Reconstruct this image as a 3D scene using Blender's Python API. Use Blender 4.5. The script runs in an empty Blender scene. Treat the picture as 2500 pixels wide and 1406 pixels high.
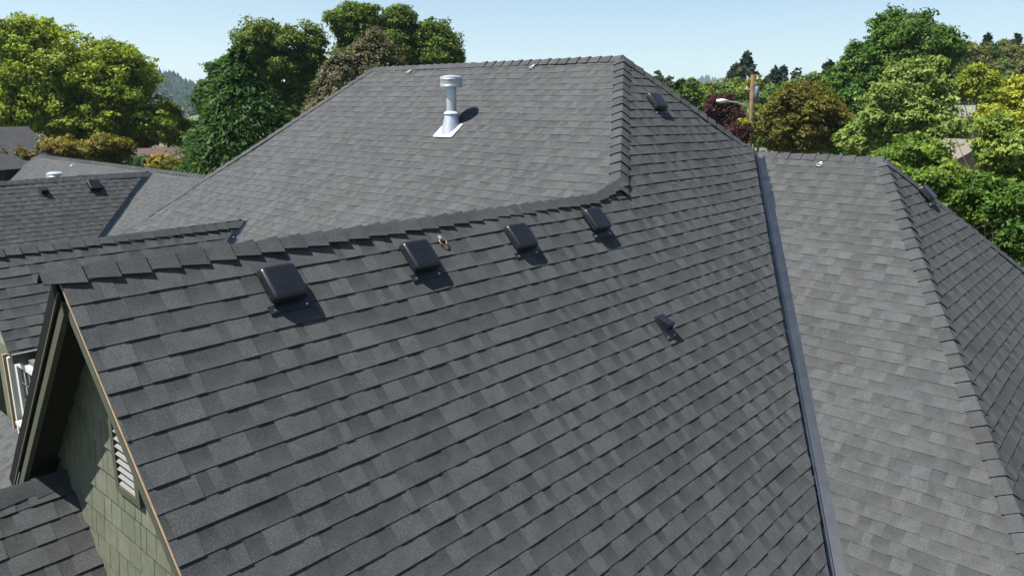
import bpy, math, random
import numpy as np
from mathutils import Vector, Matrix

random.seed(7)
rng = np.random.default_rng(11)
SC = bpy.context.scene
COL = SC.collection

# ------------------------------------------------------------------ camera
CAM = np.array([-1.4471, -4.6175, 0.9805])
YAW, PITCH, ROLL, FPX = 0.7152, 0.2339, -0.0061, 1837.7


def cam_axes():
    f = np.array([math.cos(YAW) * math.cos(PITCH), math.sin(YAW) * math.cos(PITCH), -math.sin(PITCH)])
    r = np.array([math.sin(YAW), -math.cos(YAW), 0.0])
    d = np.cross(f, r)
    c, s = math.cos(ROLL), math.sin(ROLL)
    return c * r + s * d, -s * r + c * d, f


CR, CD, CF = cam_axes()
cam_data = bpy.data.cameras.new("camera")
cam = bpy.data.objects.new("camera", cam_data)
COL.objects.link(cam)
cam_data.sensor_width = 36.0
cam_data.lens = 36.0 * FPX / 2500.0
cam_data.clip_start = 0.05
cam_data.clip_end = 20000
cam.matrix_world = Matrix(((CR[0], -CD[0], -CF[0], CAM[0]), (CR[1], -CD[1], -CF[1], CAM[1]),
                           (CR[2], -CD[2], -CF[2], CAM[2]), (0, 0, 0, 1)))
SC.camera = cam

# ------------------------------------------------------------------ sky, sun, exposure
SUN_AZ, SUN_EL = math.radians(152.0), math.radians(61.0)      # azimuth counted from +X towards +Y
to_sun = Vector((math.cos(SUN_EL) * math.cos(SUN_AZ), math.cos(SUN_EL) * math.sin(SUN_AZ), math.sin(SUN_EL)))
world = bpy.data.worlds.new("World")
SC.world = world
world.use_nodes = True
wn = world.node_tree
wn.nodes.clear()
wo = wn.nodes.new("ShaderNodeOutputWorld")
bg = wn.nodes.new("ShaderNodeBackground")
sky = wn.nodes.new("ShaderNodeTexSky")
sky.sky_type = 'NISHITA'
sky.sun_disc = False
sky.sun_elevation = SUN_EL
sky.sun_rotation = math.pi / 2 - SUN_AZ
sky.altitude = 50
sky.air_density = 1.0
sky.dust_density = 0.55
sky.ozone_density = 1.0
bg.inputs["Strength"].default_value = 0.057
wn.links.new(sky.outputs[0], bg.inputs[0])
wn.links.new(bg.outputs[0], wo.inputs[0])
sun_data = bpy.data.lights.new("sun", 'SUN')
sun_data.energy = 5.0
sun_data.angle = math.radians(0.53)
sun_data.color = (1.0, 0.955, 0.89)
sun = bpy.data.objects.new("sun", sun_data)
COL.objects.link(sun)
sun.rotation_euler = to_sun.to_track_quat('Z', 'Y').to_euler()
sun.location = (-20, 10, 40)
SC.view_settings.view_transform = 'Standard'
SC.view_settings.look = 'None'
SC.view_settings.exposure = 1.3
SC.view_settings.gamma = 1.0
SC.render.engine = 'CYCLES'
SC.cycles.use_denoising = True
SC.cycles.max_bounces = 6
SC.cycles.diffuse_bounces = 3
SC.cycles.transparent_max_bounces = 8
SC.cycles.volume_bounces = 1

GROUND = -6.6


# ------------------------------------------------------------------ picture geometry helpers
def ray(u, v):
    d = CR * ((u - 1250) / FPX) + CD * ((v - 703) / FPX) + CF
    return d / np.linalg.norm(d)


def at(u, v, dist):
    """World point seen at (u, v) of the photograph, dist metres away on the map."""
    d = ray(u, v)
    return CAM + d * (dist / math.hypot(d[0], d[1]))


def project(P):
    q = np.asarray(P) - CAM
    z = q @ CF
    return np.stack([(q @ CR) / z * FPX + 1250, (q @ CD) / z * FPX + 703], -1), z


# ------------------------------------------------------------------ materials
def new_mat(name):
    m = bpy.data.materials.new(name)
    m.use_nodes = True
    nt = m.node_tree
    b = nt.nodes["Principled BSDF"]
    return m, nt, b


def simple(name, col, rough=0.6, metal=0.0, noise=0.0, scale=20.0, bump=0.0, spec=0.5):
    m, nt, b = new_mat(name)
    b.inputs["Roughness"].default_value = rough
    b.inputs["Metallic"].default_value = metal
    b.inputs["Specular IOR Level"].default_value = spec
    if noise or bump:
        tc = nt.nodes.new("ShaderNodeTexCoord")
        n = nt.nodes.new("ShaderNodeTexNoise")
        n.inputs["Scale"].default_value = scale
        n.inputs["Detail"].default_value = 5
        nt.links.new(tc.outputs["Object"], n.inputs["Vector"])
        r = nt.nodes.new("ShaderNodeMapRange")
        r.inputs["From Min"].default_value = 0.25
        r.inputs["From Max"].default_value = 0.75
        r.inputs["To Min"].default_value = 1 - noise
        r.inputs["To Max"].default_value = 1 + noise
        nt.links.new(n.outputs["Fac"], r.inputs["Value"])
        mx = nt.nodes.new("ShaderNodeMix")
        mx.data_type = 'RGBA'
        mx.blend_type = 'MULTIPLY'
        mx.inputs["Factor"].default_value = 1
        mx.inputs[6].default_value = (*col, 1)
        nt.links.new(r.outputs[0], mx.inputs[7])
        nt.links.new(mx.outputs[2], b.inputs["Base Color"])
        if bump:
            bp = nt.nodes.new("ShaderNodeBump")
            bp.inputs["Strength"].default_value = bump
            bp.inputs["Distance"].default_value = 0.01
            nt.links.new(n.outputs["Fac"], bp.inputs["Height"])
            nt.links.new(bp.outputs[0], b.inputs["Normal"])
    else:
        b.inputs["Base Color"].default_value = (*col, 1)
    return m


def shingle_material():
    m, nt, b = new_mat("asphalt_shingle")
    tc = nt.nodes.new("ShaderNodeTexCoord")
    at_ = nt.nodes.new("ShaderNodeAttribute")
    at_.attribute_name = "col"
    fine = nt.nodes.new("ShaderNodeTexNoise")          # mineral granules
    fine.inputs["Scale"].default_value = 150
    fine.inputs["Detail"].default_value = 3
    fine.inputs["Roughness"].default_value = 0.7
    mid = nt.nodes.new("ShaderNodeTexNoise")           # blotches of the granule drop
    mid.inputs["Scale"].default_value = 9
    mid.inputs["Detail"].default_value = 4
    big = nt.nodes.new("ShaderNodeTexNoise")           # weathering, metres wide
    big.inputs["Scale"].default_value = 0.8
    big.inputs["Detail"].default_value = 3
    hue = nt.nodes.new("ShaderNodeTexNoise")
    hue.inputs["Scale"].default_value = 3.1
    hue.inputs["Detail"].default_value = 2
    for n in (fine, mid, big, hue):
        nt.links.new(tc.outputs["Object"], n.inputs["Vector"])

    def rng_node(src, lo, hi, a=0.3, c=0.7):
        r = nt.nodes.new("ShaderNodeMapRange")
        r.inputs["From Min"].default_value = a
        r.inputs["From Max"].default_value = c
        r.inputs["To Min"].default_value = lo
        r.inputs["To Max"].default_value = hi
        nt.links.new(src.outputs["Fac"], r.inputs["Value"])
        return r

    def mul(x, y):
        k = nt.nodes.new("ShaderNodeMath")
        k.operation = 'MULTIPLY'
        nt.links.new(x.outputs[0], k.inputs[0])
        nt.links.new(y.outputs[0], k.inputs[1])
        return k
    f = mul(mul(rng_node(fine, 0.4, 1.62), rng_node(mid, 0.86, 1.14)), rng_node(big, 0.93, 1.07))
    tint = nt.nodes.new("ShaderNodeMix")
    tint.data_type = 'RGBA'
    tint.inputs[6].default_value = (0.965, 1.0, 1.015, 1)
    tint.inputs[7].default_value = (1.005, 1.0, 0.995, 1)
    nt.links.new(rng_node(hue, 0, .6, 0.4, 0.65).outputs[0], tint.inputs["Factor"])
    mx = nt.nodes.new("ShaderNodeMix")
    mx.data_type = 'RGBA'
    mx.blend_type = 'MULTIPLY'
    mx.inputs["Factor"].default_value = 1
    nt.links.new(at_.outputs["Color"], mx.inputs[6])
    nt.links.new(tint.outputs[2], mx.inputs[7])
    sc = nt.nodes.new("ShaderNodeVectorMath")
    sc.operation = 'SCALE'
    nt.links.new(mx.outputs[2], sc.inputs[0])
    nt.links.new(f.outputs[0], sc.inputs["Scale"])
    nt.links.new(sc.outputs[0], b.inputs["Base Color"])
    bp = nt.nodes.new("ShaderNodeBump")
    bp.inputs["Strength"].default_value = 0.25
    bp.inputs["Distance"].default_value = 0.0015
    nt.links.new(fine.outputs["Fac"], bp.inputs["Height"])
    nt.links.new(bp.outputs[0], b.inputs["Normal"])
    b.inputs["Roughness"].default_value = 0.88
    b.inputs["Specular IOR Level"].default_value = 0.25
    return m


def leaf_material(name="foliage", trans=0.32):
    m = bpy.data.materials.new(name)
    m.use_nodes = True
    nt = m.node_tree
    nt.nodes.clear()
    out = nt.nodes.new("ShaderNodeOutputMaterial")
    a = nt.nodes.new("ShaderNodeAttribute")
    a.attribute_name = "col"
    d = nt.nodes.new("ShaderNodeBsdfDiffuse")
    t = nt.nodes.new("ShaderNodeBsdfTranslucent")
    g = nt.nodes.new("ShaderNodeBsdfGlossy")
    g.inputs["Roughness"].default_value = 0.6
    tint = nt.nodes.new("ShaderNodeMix")
    tint.data_type = 'RGBA'
    tint.blend_type = 'MULTIPLY'
    tint.inputs["Factor"].default_value = 1
    tint.inputs[7].default_value = (1.25, 1.2, 0.5, 1)
    nt.links.new(a.outputs["Color"], tint.inputs[6])
    nt.links.new(a.outputs["Color"], d.inputs["Color"])
    nt.links.new(tint.outputs[2], t.inputs["Color"])
    m1 = nt.nodes.new("ShaderNodeMixShader")
    m1.inputs[0].default_value = trans
    nt.links.new(d.outputs[0], m1.inputs[1])
    nt.links.new(t.outputs[0], m1.inputs[2])
    m2 = nt.nodes.new("ShaderNodeMixShader")
    m2.inputs[0].default_value = 0.012
    nt.links.new(m1.outputs[0], m2.inputs[1])
    nt.links.new(g.outputs[0], m2.inputs[2])
    nt.links.new(m2.outputs[0], out.inputs[0])
    return m


M_SH = shingle_material()
M_LEAF = leaf_material()
M_DECK = simple("roof_deck", (0.03, 0.03, 0.032), 0.9)
M_VENT = simple("black_plastic", (0.0065, 0.0075, 0.0105), 0.36, noise=0.3, scale=14, spec=0.4)
M_FLANGE = simple("black_flange", (0.008, 0.009, 0.016), 0.5, noise=0.2, scale=25)
M_SCREW = simple("bright_screw", (0.8, 0.8, 0.8), 0.3, metal=1.0)
M_VALLEY = simple("dark_metal_valley", (0.0095, 0.0155, 0.026), 0.42, metal=0.0, noise=0.4, scale=7, spec=0.1)
M_GALV = simple("galvanised_steel", (0.42, 0.46, 0.5), 0.42, metal=0.6, noise=0.1, scale=45)
M_LEAD = simple("pale_lead_flashing", (0.4, 0.41, 0.42), 0.55, metal=0.2, noise=0.06, scale=30)
M_RING = simple("anchor_steel", (0.42, 0.41, 0.38), 0.35, metal=0.4)
M_BRASS = simple("anchor_brass", (0.17, 0.12, 0.055), 0.5, metal=0.5)
M_GREEN = simple("olive_green_paint", (0.084, 0.092, 0.062), 0.75, noise=0.16, scale=16, bump=0.25)
M_GREEN2 = simple("olive_green_paint_worn", (0.072, 0.081, 0.054), 0.78, noise=0.22, scale=11, bump=0.25)
M_GREEN3 = simple("olive_green_paint_faded", (0.095, 0.101, 0.072), 0.75, noise=0.2, scale=9, bump=0.25)
M_TRIM = simple("olive_trim_board", (0.042, 0.047, 0.032), 0.7, noise=0.15, scale=22)  # olive darkened for the shade lying on the left rake boards
M_DARKTRIM = simple("black_rake_metal", (0.005, 0.005, 0.0055), 0.85, spec=0.15)
M_WOOD = simple("bare_pine", (0.3, 0.21, 0.12), 0.7, noise=0.2, scale=18)
M_SOFFIT = simple("dark_soffit", (0.014, 0.014, 0.012), 0.85, noise=0.2, scale=10)  # base colour lowered to paint in the black shadow under the overhang
M_LOUVER = simple("pale_louvre", (0.13, 0.13, 0.122), 0.6)
M_WHITE = simple("white_window_paint", (0.45, 0.45, 0.43), 0.5)
M_GLASS = simple("window_glass", (0.02, 0.025, 0.03), 0.05, spec=0.9)
M_GUTTER = simple("dark_gutter", (0.02, 0.022, 0.024), 0.4)
M_GUTTERLIP = simple("gutter_lip", (0.4, 0.4, 0.4), 0.4)
M_BARK = simple("bark", (0.07, 0.055, 0.042), 0.9, noise=0.35, scale=9, bump=0.4)
M_POLE = simple("pole_timber", (0.095, 0.053, 0.024), 0.85, noise=0.4, scale=3.5)


# ------------------------------------------------------------------ mesh builder
class MB:
    def __init__(self):
        self.v, self.f, self.c = [], [], []

    def face(self, pts, col=None):
        n = len(self.v)
        self.v.extend([tuple(map(float, p)) for p in pts])
        self.f.append(tuple(range(n, n + len(pts))))
        self.c.append(col)

    def grid(self, rows, closed=False, cap=False):
        n0 = len(self.v)
        m = len(rows[0])
        for r in rows:
            self.v.extend([tuple(map(float, p)) for p in r])
        for i in range(len(rows) - 1):
            for j in range(m if closed else m - 1):
                a, b = n0 + i * m + j, n0 + i * m + (j + 1) % m
                self.f.append((a, b, b + m, a + m))
                self.c.append(None)
        if cap:
            self.f.append(tuple(range(n0, n0 + m))[::-1]); self.c.append(None)
            k = n0 + (len(rows) - 1) * m
            self.f.append(tuple(range(k, k + m))); self.c.append(None)

    def box(self, c, ax, ay, az, sx, sy, sz):
        c, ax, ay, az = map(np.asarray, (c, ax, ay, az))
        P = [c + ax * sx * i + ay * sy * j + az * sz * k for k in (-.5, .5) for j in (-.5, .5) for i in (-.5, .5)]
        n = len(self.v)
        self.v.extend([tuple(map(float, p)) for p in P])
        for q in ((0, 2, 3, 1), (4, 5, 7, 6), (0, 1, 5, 4), (2, 6, 7, 3), (0, 4, 6, 2), (1, 3, 7, 5)):
            self.f.append(tuple(n + i for i in q)); self.c.append(None)

    def bar(self, a, b, w, d, up=(0, 0, 1)):
        a, b = np.asarray(a, float), np.asarray(b, float)
        ax = b - a
        L = np.linalg.norm(ax)
        ax = ax / L
        ay = np.cross(np.asarray(up, float), ax)
        ay /= np.linalg.norm(ay)
        az = np.cross(ax, ay)
        self.box((a + b) / 2, ax, ay, az, L, w, d)

    def tube(self, pts, radii, n=8, cap=True):
        pts = [np.asarray(p, float) for p in pts]
        rows = []
        for i, p in enumerate(pts):
            t = pts[min(i + 1, len(pts) - 1)] - pts[max(i - 1, 0)]
            t /= np.linalg.norm(t) + 1e-9
            h = np.array([0, 0, 1.]) if abs(t[2]) < .9 else np.array([1., 0, 0])
            s = np.cross(t, h); s /= np.linalg.norm(s)
            q = np.cross(t, s)
            r = radii[i] if hasattr(radii, '__len__') else radii
            rows.append([p + r * (math.cos(2 * math.pi * k / n) * s + math.sin(2 * math.pi * k / n) * q) for k in range(n)])
        self.grid(rows, closed=True, cap=cap)

    def build(self, name, mat, parent=None, smooth=False):
        me = bpy.data.meshes.new(name)
        me.from_pydata(self.v, [], self.f)
        me.materials.append(mat)
        if any(c is not None for c in self.c):
            ca = me.color_attributes.new("col", 'FLOAT_COLOR', 'CORNER')
            arr = np.ones((len(me.loops), 4), np.float32)
            k = 0
            for f, c in zip(self.f, self.c):
                if c is not None:
                    c = np.asarray(c, np.float32)
                    arr[k:k + len(f), :3] = c
                k += len(f)
            ca.data.foreach_set("color", arr.ravel())
        if smooth:
            me.polygons.foreach_set("use_smooth", [True] * len(me.polygons))
        me.update()
        o = bpy.data.objects.new(name, me)
        COL.objects.link(o)
        attach(o, parent)
        return o


def attach(o, parent):
    """Meshes are written in world coordinates; keep them there under their parent."""
    if parent is not None:
        o.parent = parent
        o.matrix_parent_inverse = WORLD_OF[parent.name].inverted()
    WORLD_OF[o.name] = o.matrix_basis.copy()


WORLD_OF = {}


def tag(o, label=None, cat=None, group=None, kind=None):
    if label: o["label"] = label
    if cat: o["category"] = cat
    if group: o["group"] = group
    if kind: o["kind"] = kind
    return o


def empty(name, loc, label, cat, group=None):
    o = bpy.data.objects.new(name, None)
    o.empty_display_size = 0.3
    COL.objects.link(o)
    o.location = loc
    WORLD_OF[o.name] = Matrix.Translation(Vector(loc))
    return tag(o, label, cat, group)


def sheet(name, polys, mat, parent=None, kind=None):
    mb = MB()
    for p in polys:
        mb.face(p)
    o = mb.build(name, mat, parent)
    if kind: o["kind"] = kind
    return o


def bevel(o, w, seg=2):
    md = o.modifiers.new("bevel", 'BEVEL')
    md.width = w
    md.segments = seg
    md.limit_method = 'ANGLE'
    return o


# ------------------------------------------------------------------ ground and far hills
gm, gnt, gb = new_mat("ground_cover")
_tc = gnt.nodes.new("ShaderNodeTexCoord")
_n = gnt.nodes.new("ShaderNodeTexNoise"); _n.inputs["Scale"].default_value = 0.35; _n.inputs["Detail"].default_value = 8
_r = gnt.nodes.new("ShaderNodeValToRGB")
_r.color_ramp.elements[0].position = 0.35; _r.color_ramp.elements[0].color = (0.035, 0.055, 0.018, 1)
_r.color_ramp.elements[1].position = 0.7; _r.color_ramp.elements[1].color = (0.13, 0.115, 0.06, 1)
gnt.links.new(_tc.outputs["Object"], _n.inputs["Vector"]); gnt.links.new(_n.outputs["Fac"], _r.inputs[0])
gnt.links.new(_r.outputs[0], gb.inputs["Base Color"]); gb.inputs["Roughness"].default_value = 0.95
S = 9000
sheet("ground", [[(-S, -S, GROUND), (S, -S, GROUND), (S, S, GROUND), (-S, S, GROUND)]], gm, kind="structure")

# ------------------------------------------------------------------ the house
T1, T2, TB, TL = 0.753, 1.1433, 0.6853, 1.1961
XA, XT, YG, XR, XV, YE = 5.6899, 9.4891, 0.0575, 7.9377, 9.9295, -1.5604
ZR = T1 * (XR - XA); Y2 = ZR / T2; Y1 = 7.0163
ZV = T1 * (XV - XT)
ZEAVE = -3.6
EXPO = 0.143
C1, C2 = 1 / math.hypot(1, T1), 1 / math.hypot(1, T2)
XP, YP0, YP1, ZP = 9.106, 16.364, 29.515, -0.93
XPA = XP - ZP / T1
YW, ZW, XW = 19.236, -1.046, 8.951
X2W, Y2W, Z2W = 4.658, 6.25, -0.777
XWALL = 0.25

house = empty("house", (4.0, 0.0, GROUND), "large house with steep charcoal shingle roofs, olive walls and dark roof vents", "house")

TONES = [(0.150, .22), (0.128, .3), (0.108, .28), (0.088, .2)]
PIECES = []          # (slope index, polygon pts, h, colours, area px)
SLOPES = []


def clip(poly, planes):
    """Sutherland-Hodgman against half planes a*u+b*s<=c."""
    for a, b, c in planes:
        out = []
        n = len(poly)
        for i in range(n):
            p, q = poly[i], poly[(i + 1) % n]
            dp, dq = a * p[0] + b * p[1] - c, a * q[0] + b * q[1] - c
            if dp <= 0: out.append(p)
            if dp * dq < 0:
                t = dp / (dp - dq)
                out.append((p[0] + t * (q[0] - p[0]), p[1] + t * (q[1] - p[1])))
        poly = out
        if len(poly) < 3: return None
    return poly


def halfplanes(poly):
    P = np.array(poly)
    c = P.mean(0)
    out = []
    for i in range(len(P)):
        p, q = P[i], P[(i + 1) % len(P)]
        a, b = -(q[1] - p[1]), q[0] - p[0]
        k = a * p[0] + b * p[1]
        if a * c[0] + b * c[1] > k: a, b, k = -a, -b, -k
        L = math.hypot(a, b)
        out.append((a / L, b / L, k / L))
    return out


def roof_slope(O, U, D, polys, s_off=0.0, tone=1.0, label=None, wave=0.006, lift=None, hs=1.0):
    """One roof plane. O origin, U along the courses, D down the slope; polys are convex outlines in (u, s)."""
    O, U, D = (np.asarray(x, float) for x in (O, U, D))
    U /= np.linalg.norm(U); D /= np.linalg.norm(D)
    N = np.cross(U, D); N /= np.linalg.norm(N)
    if N[2] < 0: N = -N
    ph = rng.uniform(0, 6.28, 6)

    def bend(u, s):
        w = wave * (math.sin(1.9 * u + ph[0] + .6 * s) + .7 * math.sin(3.1 * s + 1.1 * u + ph[1]) + .5 * math.sin(4.3 * u - 2.2 * s + ph[2]))
        if lift: w += lift(u, s)
        return w

    def pos(u, s, h):
        return O + U * u + D * s + N * (h + bend(u, s))
    idx = len(SLOPES)
    deck = MB()
    for pl in polys:
        deck.face([O + U * u + D * s - N * 0.035 for u, s in pl])
    part = deck.build("roof_slope", M_DECK, house)
    if label: part["label"] = label
    SLOPES.append(part)
    lo = min(s for p in polys for _, s in p); hi = max(s for p in polys for _, s in p)
    k0 = math.floor((lo - s_off) / EXPO)
    k1 = math.ceil((hi - s_off) / EXPO)
    rows = []
    for pl in polys:
        hp = halfplanes(pl)
        pu = [u for u, _ in pl]; ps = [s for _, s in pl]
        a0, a1, b0, b1 = min(pu), max(pu), min(ps), max(ps)
        for k in range(k0, k1 + 1):
            sb = s_off + k * EXPO                   # butt edge of this course
            st = sb - EXPO - 0.012
            if sb < b0 + .01 or st > b1: continue
            rr = random.Random(k * 31 + idx * 977)
            u = a0 - rr.uniform(0, .3)
            raised = rr.random() < .5
            strip_end, dz = u + 1.0, 0.0
            while u < a1:
                w = rr.choice((.07, .09, .11, .13, .155, .18, .215)) * rr.uniform(.9, 1.1)
                if u > strip_end:
                    strip_end = u + 1.0; dz = rr.uniform(-.0025, .0025)
                raised = (not raised) if rr.random() < .8 else raised
                ja, jb = rr.uniform(-.0015, .0015), rr.uniform(-.0015, .0015)
                q = clip([(u, st), (u + w, st), (u + w, sb + dz + jb), (u, sb + dz + ja)], hp)
                if q and len(q) >= 3:
                    PIECES.append((idx, q, raised, rr.random(), rr.random(), pos, st, sb, tone, rr.random(), hs))
                u += w
    return part


def piece_mesh(mb, pc):
    idx, q, raised, r1, r2, pos, st, sb, tone, r3, hs = pc
    hb = (0.0118 if raised else 0.0068) + 0.002 * (r3 - .5)
    hb *= hs
    if raised:
        base = (0.0525 + 0.006 * (r1 - .5)) if r2 < .85 else 0.0425
    else:
        base = 0.0505 + 0.007 * (r1 - .5)
    base *= tone
    warm = (r3 - .5) * 0.025
    c = np.array([base * (.965 + warm), base, base * (1.02 - warm)])
    # corner colours: the lower laminate is darker at its head and lightens towards its butt edge
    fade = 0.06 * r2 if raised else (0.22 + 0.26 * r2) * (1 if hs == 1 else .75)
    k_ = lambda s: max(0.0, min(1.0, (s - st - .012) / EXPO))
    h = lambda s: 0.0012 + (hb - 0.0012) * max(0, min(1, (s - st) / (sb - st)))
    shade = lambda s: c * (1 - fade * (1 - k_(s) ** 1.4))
    n = len(q)
    if raised or n != 4:
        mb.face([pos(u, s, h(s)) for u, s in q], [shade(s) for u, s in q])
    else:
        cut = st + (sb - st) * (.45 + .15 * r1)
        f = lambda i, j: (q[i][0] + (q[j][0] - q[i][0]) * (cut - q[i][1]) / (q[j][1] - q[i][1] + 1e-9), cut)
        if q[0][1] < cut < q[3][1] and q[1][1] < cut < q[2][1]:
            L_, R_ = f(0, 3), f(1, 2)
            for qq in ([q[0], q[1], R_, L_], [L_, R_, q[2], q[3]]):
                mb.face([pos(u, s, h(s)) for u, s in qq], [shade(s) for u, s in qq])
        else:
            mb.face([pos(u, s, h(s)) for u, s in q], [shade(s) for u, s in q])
    top = [pos(u, s, h(s)) for u, s in q]
    bot = [pos(u, s, -0.004) for u, s in q]
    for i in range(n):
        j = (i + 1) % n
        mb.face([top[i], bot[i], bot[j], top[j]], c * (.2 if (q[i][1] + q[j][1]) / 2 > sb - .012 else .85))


def orient(P):
    return P


# down-slope unit vectors
D_Y = np.array([0, -C2, -C2 * T2])          # slopes facing -Y
D_X = np.array([-C1, 0, -C1 * T1])          # slopes facing -X
D_YP = np.array([0, C2, -C2 * T2])          # slopes facing +Y
UX, UY = np.array([1., 0, 0]), np.array([0, 1., 0])
sF = lambda y: -y / C2


def line_off(P, Q, off, inside):
    """Shift line PQ (u,s) sideways by off towards point inside."""
    P, Q = np.array(P, float), np.array(Q, float)
    d = (Q - P) / np.linalg.norm(Q - P)
    n = np.array([-d[1], d[0]])
    if n @ (np.array(inside) - P) < 0: n = -n
    return P + n * off, Q + n * off


# --- foreground plane F (+ hip end S2), facing -Y: u = x, s from y=0 downwards
VG = 0.12                                   # valley metal showing on each side
xJ = XA + T2 * YG / T1
xK = XV; yK = ZV / T2
zv = ZEAVE
vx = lambda z: XT + z / T1
Pv0, Pv1 = line_off((xK, sF(yK)), (vx(zv), sF(zv / T2)), VG, (3, 2))
slope_f = [(0.0, sF(YG)), (xJ, sF(YG)), tuple(Pv0 + (Pv1 - Pv0) * ((sF(YG) - Pv0[1]) / (Pv1 - Pv0)[1])), tuple(Pv1), (0.0, Pv1[1])]
slope_s2 = [(xJ, sF(YG)), (XR, sF(Y2)), (XR + (ZR - ZV) / TB, sF(yK)), tuple(Pv0), tuple(Pv0 + (Pv1 - Pv0) * ((sF(YG) - Pv0[1]) / (Pv1 - Pv0)[1]))]
if slope_s2[2][1] > slope_s2[3][1]: pass
vlift_f = lambda u, s: 0.035 * math.exp(-max(0, (Pv0[0] + (Pv1[0] - Pv0[0]) * (s - Pv0[1]) / (Pv1[1] - Pv0[1]) - u)) / .35)
roof_slope((0, 0, 0), UX, D_Y, [slope_f, slope_s2], 0.0, 1.0, lift=vlift_f)

# --- S1, facing -X: u = y, s measured from the ridge x = XR
s1 = lambda x: (XR - x) / C1
S1_0 = (XR, 0, ZR)
z1e = -2.1
xe1 = XA + z1e / T1
slope_s1 = [(Y2, 0), (Y1, 0), (Y1 + (ZR - z1e) / TL, s1(xe1)), (YG + .05, s1(xe1)), (YG, s1(xJ))]
# wing-two valley metal lies on it; shingles stop left and right of it near the wing
roof_slope(S1_0, UY, D_X, [slope_s1], 0.1662, 1.0, hs=.62)

# --- T, facing -X, right of the valley
sT = lambda x: (XV - x) / C1
xTe = XT + ZEAVE / T1
yTe = YE + (ZEAVE - ZV) / T2
Tv0, Tv1 = line_off((yK, 0), (ZEAVE / T2, sT(xTe)), VG, (-1.2, 1.0))
tt = -Tv0[1] / (Tv1[1] - Tv0[1])
slope_t = [tuple(Tv0 + (Tv1 - Tv0) * tt), tuple(Tv1), (yTe, sT(xTe)), (YE, 0)]
vlift_t = lambda u, s: 0.022 * math.exp(-max(0, (Tv0[0] + (Tv1[0] - Tv0[0]) * (s - Tv0[1]) / (Tv1[1] - Tv0[1]) - u)) / .3)
roof_slope((XV, 0, ZV), UY, D_X, [slope_t], 0.2523, 1.0, lift=vlift_t, hs=.62)

# --- U, facing -Y, right-hand hip end
sU = lambda y: (YE - y) / C2
slope_u = [(XV, 0), (xTe, sU(yTe)), (XV + (ZV - ZEAVE) / TB, sU(yTe))]
roof_slope((0, YE, ZV), UX, D_Y, [slope_u], 0.05)

# --- left slope of the front gable, facing +Y
slope_gl = [(0, 0), (xJ, 0), (xJ - 1.6 / C2 * C2 * 1.143 / T1 * .75, 2.3), (0, 2.3)]
roof_slope((0, YG, T2 * YG), UX, D_YP, [slope_gl], 0.07)

# --- wing two (behind the front ridge), facing -Y, and its far side
s2w = 1.42
x2g = 1.03
v2 = lambda s: X2W - s * C2 * T2 / T1
Wv0, Wv1 = line_off((X2W, 0), (v2(s2w), s2w), 0.07, (2, 1))
slope_w2 = [(x2g, 0), tuple(Wv0), tuple(Wv1), (x2g, s2w)]
roof_slope((0, Y2W, Z2W), UX, D_Y, [slope_w2], 0.11)
roof_slope((0, Y2W, Z2W), UX, D_YP, [[(x2g, 0), (X2W, 0), (v2(1.0), 1.0), (x2g, 1.0)]], 0.09)

# --- P, facing -X, far left range, and W, its wing
sP = lambda x: (XP - x) / C1
zPe = -4.2
xPe = XPA + zPe / T1
slope_p = [(10.5, 0), (YP1, 0), (YP1 + 1.0 * (ZP - zPe) / T2, sP(xPe)), (10.5, sP(xPe))]
roof_slope((XP, 0, ZP), UY, D_X, [slope_p], 0.13, hs=.62)
vw = lambda s: XW - s * C2 * T2 / T1
Qv0, Qv1 = line_off((XW, 0), (vw(4.6), 4.6), 0.13, (4, 3))
slope_w = [(2.4, 0), tuple(Qv0), tuple(Qv1), (2.4, 4.6)]
roof_slope((0, YW, ZW), UX, D_Y, [slope_w], 0.1)
roof_slope((0, YW, ZW), UX, D_YP, [[(2.4, 0), (XW, 0), (vw(4.0), 4.0), (2.4, 4.0)]], 0.1)

# --- lower roof against the gable wall, facing -Y
LOFF = -2.918 - (XWALL - .2) * 1.55
yL = 1.19
zL = T2 * yL + LOFF
roof_slope((0, yL, zL), UX, D_Y, [[(-2.2, 0), (XWALL, 0), (XWALL, 3.2), (-2.2, 3.2)]], 0.03, 0.98)
# its other side falls away from the camera, and a pale low roof lies beyond it
roof_slope((0, yL, zL), UX, D_YP, [[(-2.2, 0), (XWALL, 0), (XWALL, 1.2), (-2.2, 1.2)]], 0.03)
roof_slope((1.15, 0, -2.95), UY, D_X, [[(3.2, 0), (9.0, 0), (9.0, 2.6), (3.2, 2.6)]], 0.05)

# back slopes, plain decks the photograph never shows
sheet("back_roof", [[(XR, Y2, ZR), (XR + (ZR - ZEAVE) / TB, Y2 - (ZR - ZEAVE) / T2, ZEAVE), (XR + (ZR - ZEAVE) / TB, Y1 + 3, ZEAVE), (XR, Y1, ZR)]], M_DECK, house)
sheet("back_roof", [[(XV, YE, ZV), (XV + (ZV - ZEAVE) / TB, yTe, ZEAVE), (XV + (ZV - ZEAVE) / TB, 1.5, ZEAVE), (XV, yK, ZV)]], M_DECK, house)
sheet("back_roof", [[(XR, Y1, ZR), (XR + 5, Y1 + 4.2, ZEAVE), (XA + z1e / T1, Y1 + (ZR - z1e) / TL, z1e)]], M_DECK, house)
sheet("back_roof", [[(XP, 10.5, ZP), (XP + 4.2, 10.5, -4.2), (XP + 4.2, YP1 + 2.8, -4.2), (XP, YP1, ZP)],
                    [(XP, YP1, ZP), (XP + 4.2, YP1 + 2.86, -4.2), (xPe, YP1 + 2.86, -4.2)]], M_DECK, house)

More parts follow.
